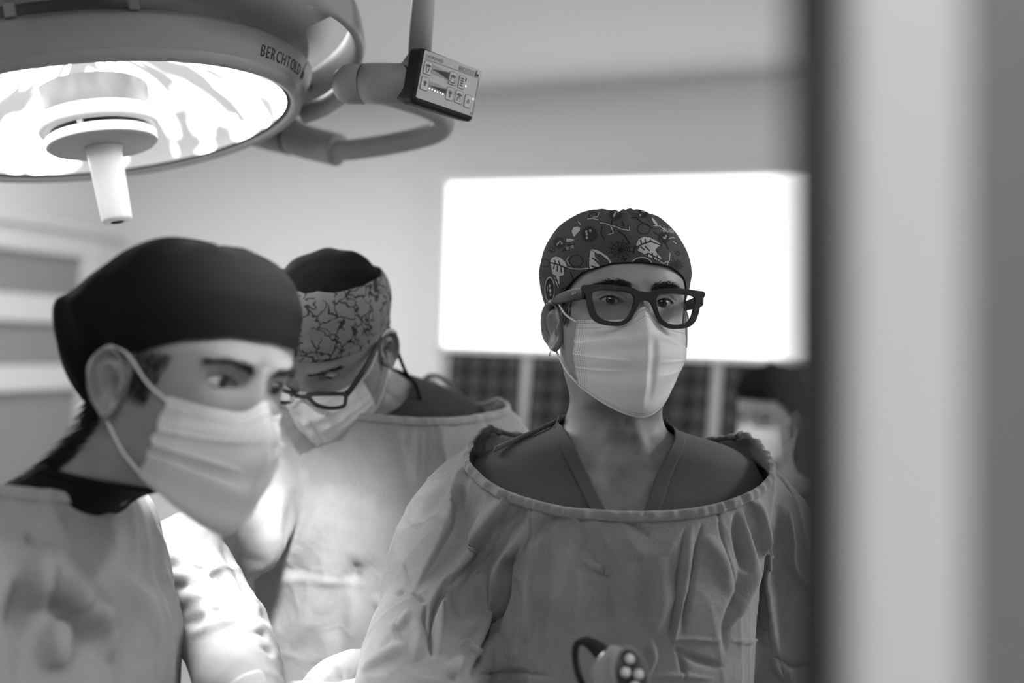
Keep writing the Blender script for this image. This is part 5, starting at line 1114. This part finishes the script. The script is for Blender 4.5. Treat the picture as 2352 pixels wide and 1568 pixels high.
# the beam of the lamp itself
for k, (ox, oy, focus, pw_, cone) in enumerate(((.0, -.225, P(555, 1610, 1.08), 1.0, 27), (-.17, -.14, P(560, 1600, 1.07), 1.0, 27))):
    sp_ = bpy.data.lights.new('lamp_beam', 'SPOT'); sp_.energy = LAMP_POWER * pw_; sp_.spot_size = math.radians(cone); sp_.spot_blend = .9; sp_.shadow_soft_size = .10
    so = bpy.data.objects.new('lamp_beam', sp_); COL.objects.link(so); so.location = lp(ox, oy, -.02); so.rotation_euler = (Vector(focus) - so.location).to_track_quat('-Z', 'Y').to_euler()

# ---- unseen second lamp, added above the camera to light the bent-over surgeon's gown
L2 = np.array([-.02, .34, 2.28]); aim2 = P(640, 1330, 1.33); d2 = (L2 - aim2) / np.linalg.norm(L2 - aim2); a2 = np.cross(d2, [1.0, 0, 0]); a2 /= np.linalg.norm(a2); b2_ = np.cross(a2, d2)
LX2 = (np.stack([b2_, a2, d2], 1), L2)
fill_lamp = thing('surgical_lamp', 'unseen fill lamp added above the camera to light the bent-over surgeon', 'lamp', tuple(L2 + np.array([0, 0, .1])))
lathe('housing', [(.20, .0), (.215, .02), (.21, .05), (.12, .09), (.0005, .10)], M['lampgrey'], fill_lamp, 64, LX2)
lathe('lens', [(.0005, .004), (.10, .004), (.198, .004)], emis('fill_lamp_lens', .5, 3.0), fill_lamp, 64, LX2)
lathe('handle', [(.0005, -.10), (.016, -.10), (.018, .0), (.0005, .002)], M['plastic'], fill_lamp, 32, LX2)
tube('suspension_pole', [L2 + d2 * .09, np.array([L2[0], L2[1] - .1, CEIL_Z])], .018, M['lampgrey'], fill_lamp, 20)
sp2 = bpy.data.lights.new('lamp_beam', 'SPOT'); sp2.energy = FILL_LAMP_POWER; sp2.spot_size = math.radians(17); sp2.spot_blend = .9; sp2.shadow_soft_size = .07
so2 = bpy.data.objects.new('lamp_beam', sp2); COL.objects.link(so2); so2.location = L2 - d2 * .12; so2.rotation_euler = Vector(-d2).to_track_quat('-Z', 'Y').to_euler()

# =================================================================== dark lamp arm crossing the top, very near the lens
arm = thing('lamp_support_arm', 'dark grey blurred support arm crossing the top of the picture above the lamp', 'lamp arm', tuple(P(520, -300, .47)))
M['armgrey'] = mat('arm_grey_lacquer', .10, .45, .3)
tube('arm_tube', catmull([P(330, -90, .50), P(470, -32, .48), P(600, 8, .46), P(672, 36, .455)], 24), np.linspace(.0165, .013, 25), M['armgrey'], arm, 20)
top_ = P(330, -90, .50); tube('arm_post', [top_ + np.array([0, 0, -.015]), np.array([top_[0], top_[1], CEIL_Z])], .02, M['armgrey'], arm, 20)
bm_ = P(672, 36, .455); V1, F1 = lathe_data([(.0005, -.015), (.010, -.013), (.014, 0), (.010, .013), (.0005, .015)], 24); obj('arm_end_cap', V1 + bm_, F1, M['armgrey'], arm)

# =================================================================== endoscope camera head with cable in front of the gown
ec = P(1432, 1560, 0.9300)
cam_h = thing('camera_head', 'pale grey instrument head with four white buttons and a black cable', 'camera head', tuple(P(1440, 1700, 0.9200)))
bx = (P(1500, 1640, 0.8900) - P(1405, 1520, 0.9300)); bx /= np.linalg.norm(bx)
bd_pts = [P(1388, 1512, 0.9450), P(1395, 1518, 0.9430), P(1412, 1545, 0.9350), P(1432, 1590, 0.9250), P(1448, 1650, 0.9150), P(1455, 1720, 0.9100)]
tube('body', catmull(bd_pts, 40), np.interp(np.linspace(0, 1, 41), [0, .06, .25, .6, 1], [.008, .0135, .021, .025, .024]), M['camgrey'], cam_h, 32)
# oval key pad, facing the lens and a little up
pn = CAM - P(1450, 1552, 0.9100); pn /= np.linalg.norm(pn); pn = pn + cr * .35 + cu * .15; pn /= np.linalg.norm(pn); py_ = (P(1440, 1515, 0.9100) - P(1462, 1600, 0.8900)); py_ -= pn * (py_ @ pn); py_ /= np.linalg.norm(py_); px_ = np.cross(py_, pn)
kc = P(1450, 1553, 0.8960)
KM = (np.stack([px_, py_, pn], 1), kc)
an = np.linspace(0, 2 * PI, 40, endpoint=False)
def oval(r, z): return np.stack([r * .0145 * np.cos(an), r * .0235 * np.sin(an), np.full(40, z)], 1)
def pad(name, rings, m, par):
    V = np.concatenate([oval(r, z) for r, z in rings]) @ KM[0].T + kc; k = len(rings); Fc = grid_faces(k, 40, True).tolist() + [list(range((k - 1) * 40, k * 40))]; return obj(name, V, Fc, m, par)
kp = pad('keypad', [(1.12, -.012), (1.12, .0005), (1.06, .0016), (1.0, .0004)], M['camgrey'], cam_h)
pad('keypad_face', [(1.0, -.003), (1.0, .0006), (.97, .0010)], M['keydark'], cam_h)
for bx_, by_, rot_ in ((.001, .0150, 0), (-.0052, .0040, 0), (.0068, .0010, 0), (.0012, -.0090, 0)):
    V, Fc = lathe_data([(.0046, .0004), (.0042, .0022), (.0030, .0034), (.0005, .0037)], 20); V = V + np.array([bx_, by_, 0]); V = V @ KM[0].T + kc
    V2, F2 = lathe_data([(.0056, .0006), (.0056, .0011), (.0044, .0011)], 20); obj('button_well', (V2 + np.array([bx_ - .0008, by_, 0])) @ KM[0].T + kc, F2, M['ink'], cam_h)
    obj('button', V, Fc, M['plastic'], cam_h)
cab = [P(1393, 1508, 0.9450), P(1370, 1488, 0.9500), P(1345, 1473, 0.9550), P(1326, 1478, 0.9600), P(1321, 1503, 0.9600), P(1328, 1545, 0.9550), P(1350, 1600, 0.9450), P(1380, 1680, 0.9300), P(1440, 1780, 0.9000)]
cc = catmull(cab, 96); tube('cable', cc, np.interp(np.linspace(0, 1, len(cc)), [0, .10, .24, .32, 1], [.0085, .0078, .0050, .0034, .0034]), M['rubber'], cam_h, 14)
tube('cable_collar', [P(1392, 1512, 0.9440), P(1384, 1503, 0.9460)], .0098, M['chrome'], cam_h, 20)

# =================================================================== unseen draped table, added below the frame to bounce lamp light upward
TX, TY0, TY1, TZ = -.16, .30, 1.20, .98
tb_ = thing('added_bounce_table', 'unseen table under white sheets, added between the surgeons to bounce lamp light', 'table', (TX, .75, 0))
box('table_top', (TX, (TY0 + TY1) / 2, TZ - .05), (.26, TY1 - TY0 - .04, .06), M['lampgrey'], tb_)
box('column', (TX, .75, .48), (.2, .28, .86), M['lampgrey'], tb_); box('base_plate', (TX, .75, .04), (.28, .8, .08), M['lampdark'], tb_)
nx_, ny_ = 50, 70; G = []
for j in range(ny_):
    for i in range(nx_):
        u, v = -.31 + .62 * i / (nx_ - 1), TY0 - .25 + (TY1 - TY0 + .28) * j / (ny_ - 1)
        du, dv = max(0, abs(u) - .135), max(0, TY0 - v, v - TY1)
        drop = du + dv * 0 + (TY0 - v if v < TY0 else 0); x = math.copysign(min(abs(u), .14 + .015 * math.sin(v * 30) * min(1, du * 8)), u)
        y = max(v, TY0 - .01) if v < TY0 else min(v, TY1); z = TZ - drop * 1.0 + (.05 * math.exp(-(u / .12) ** 2) * math.exp(-((v - .75) / .35) ** 4))
        G.append((TX + x, y, z))
dr = obj('drape', G, grid_faces(ny_, nx_), M['drape'], tb_); solid(dr, .002)
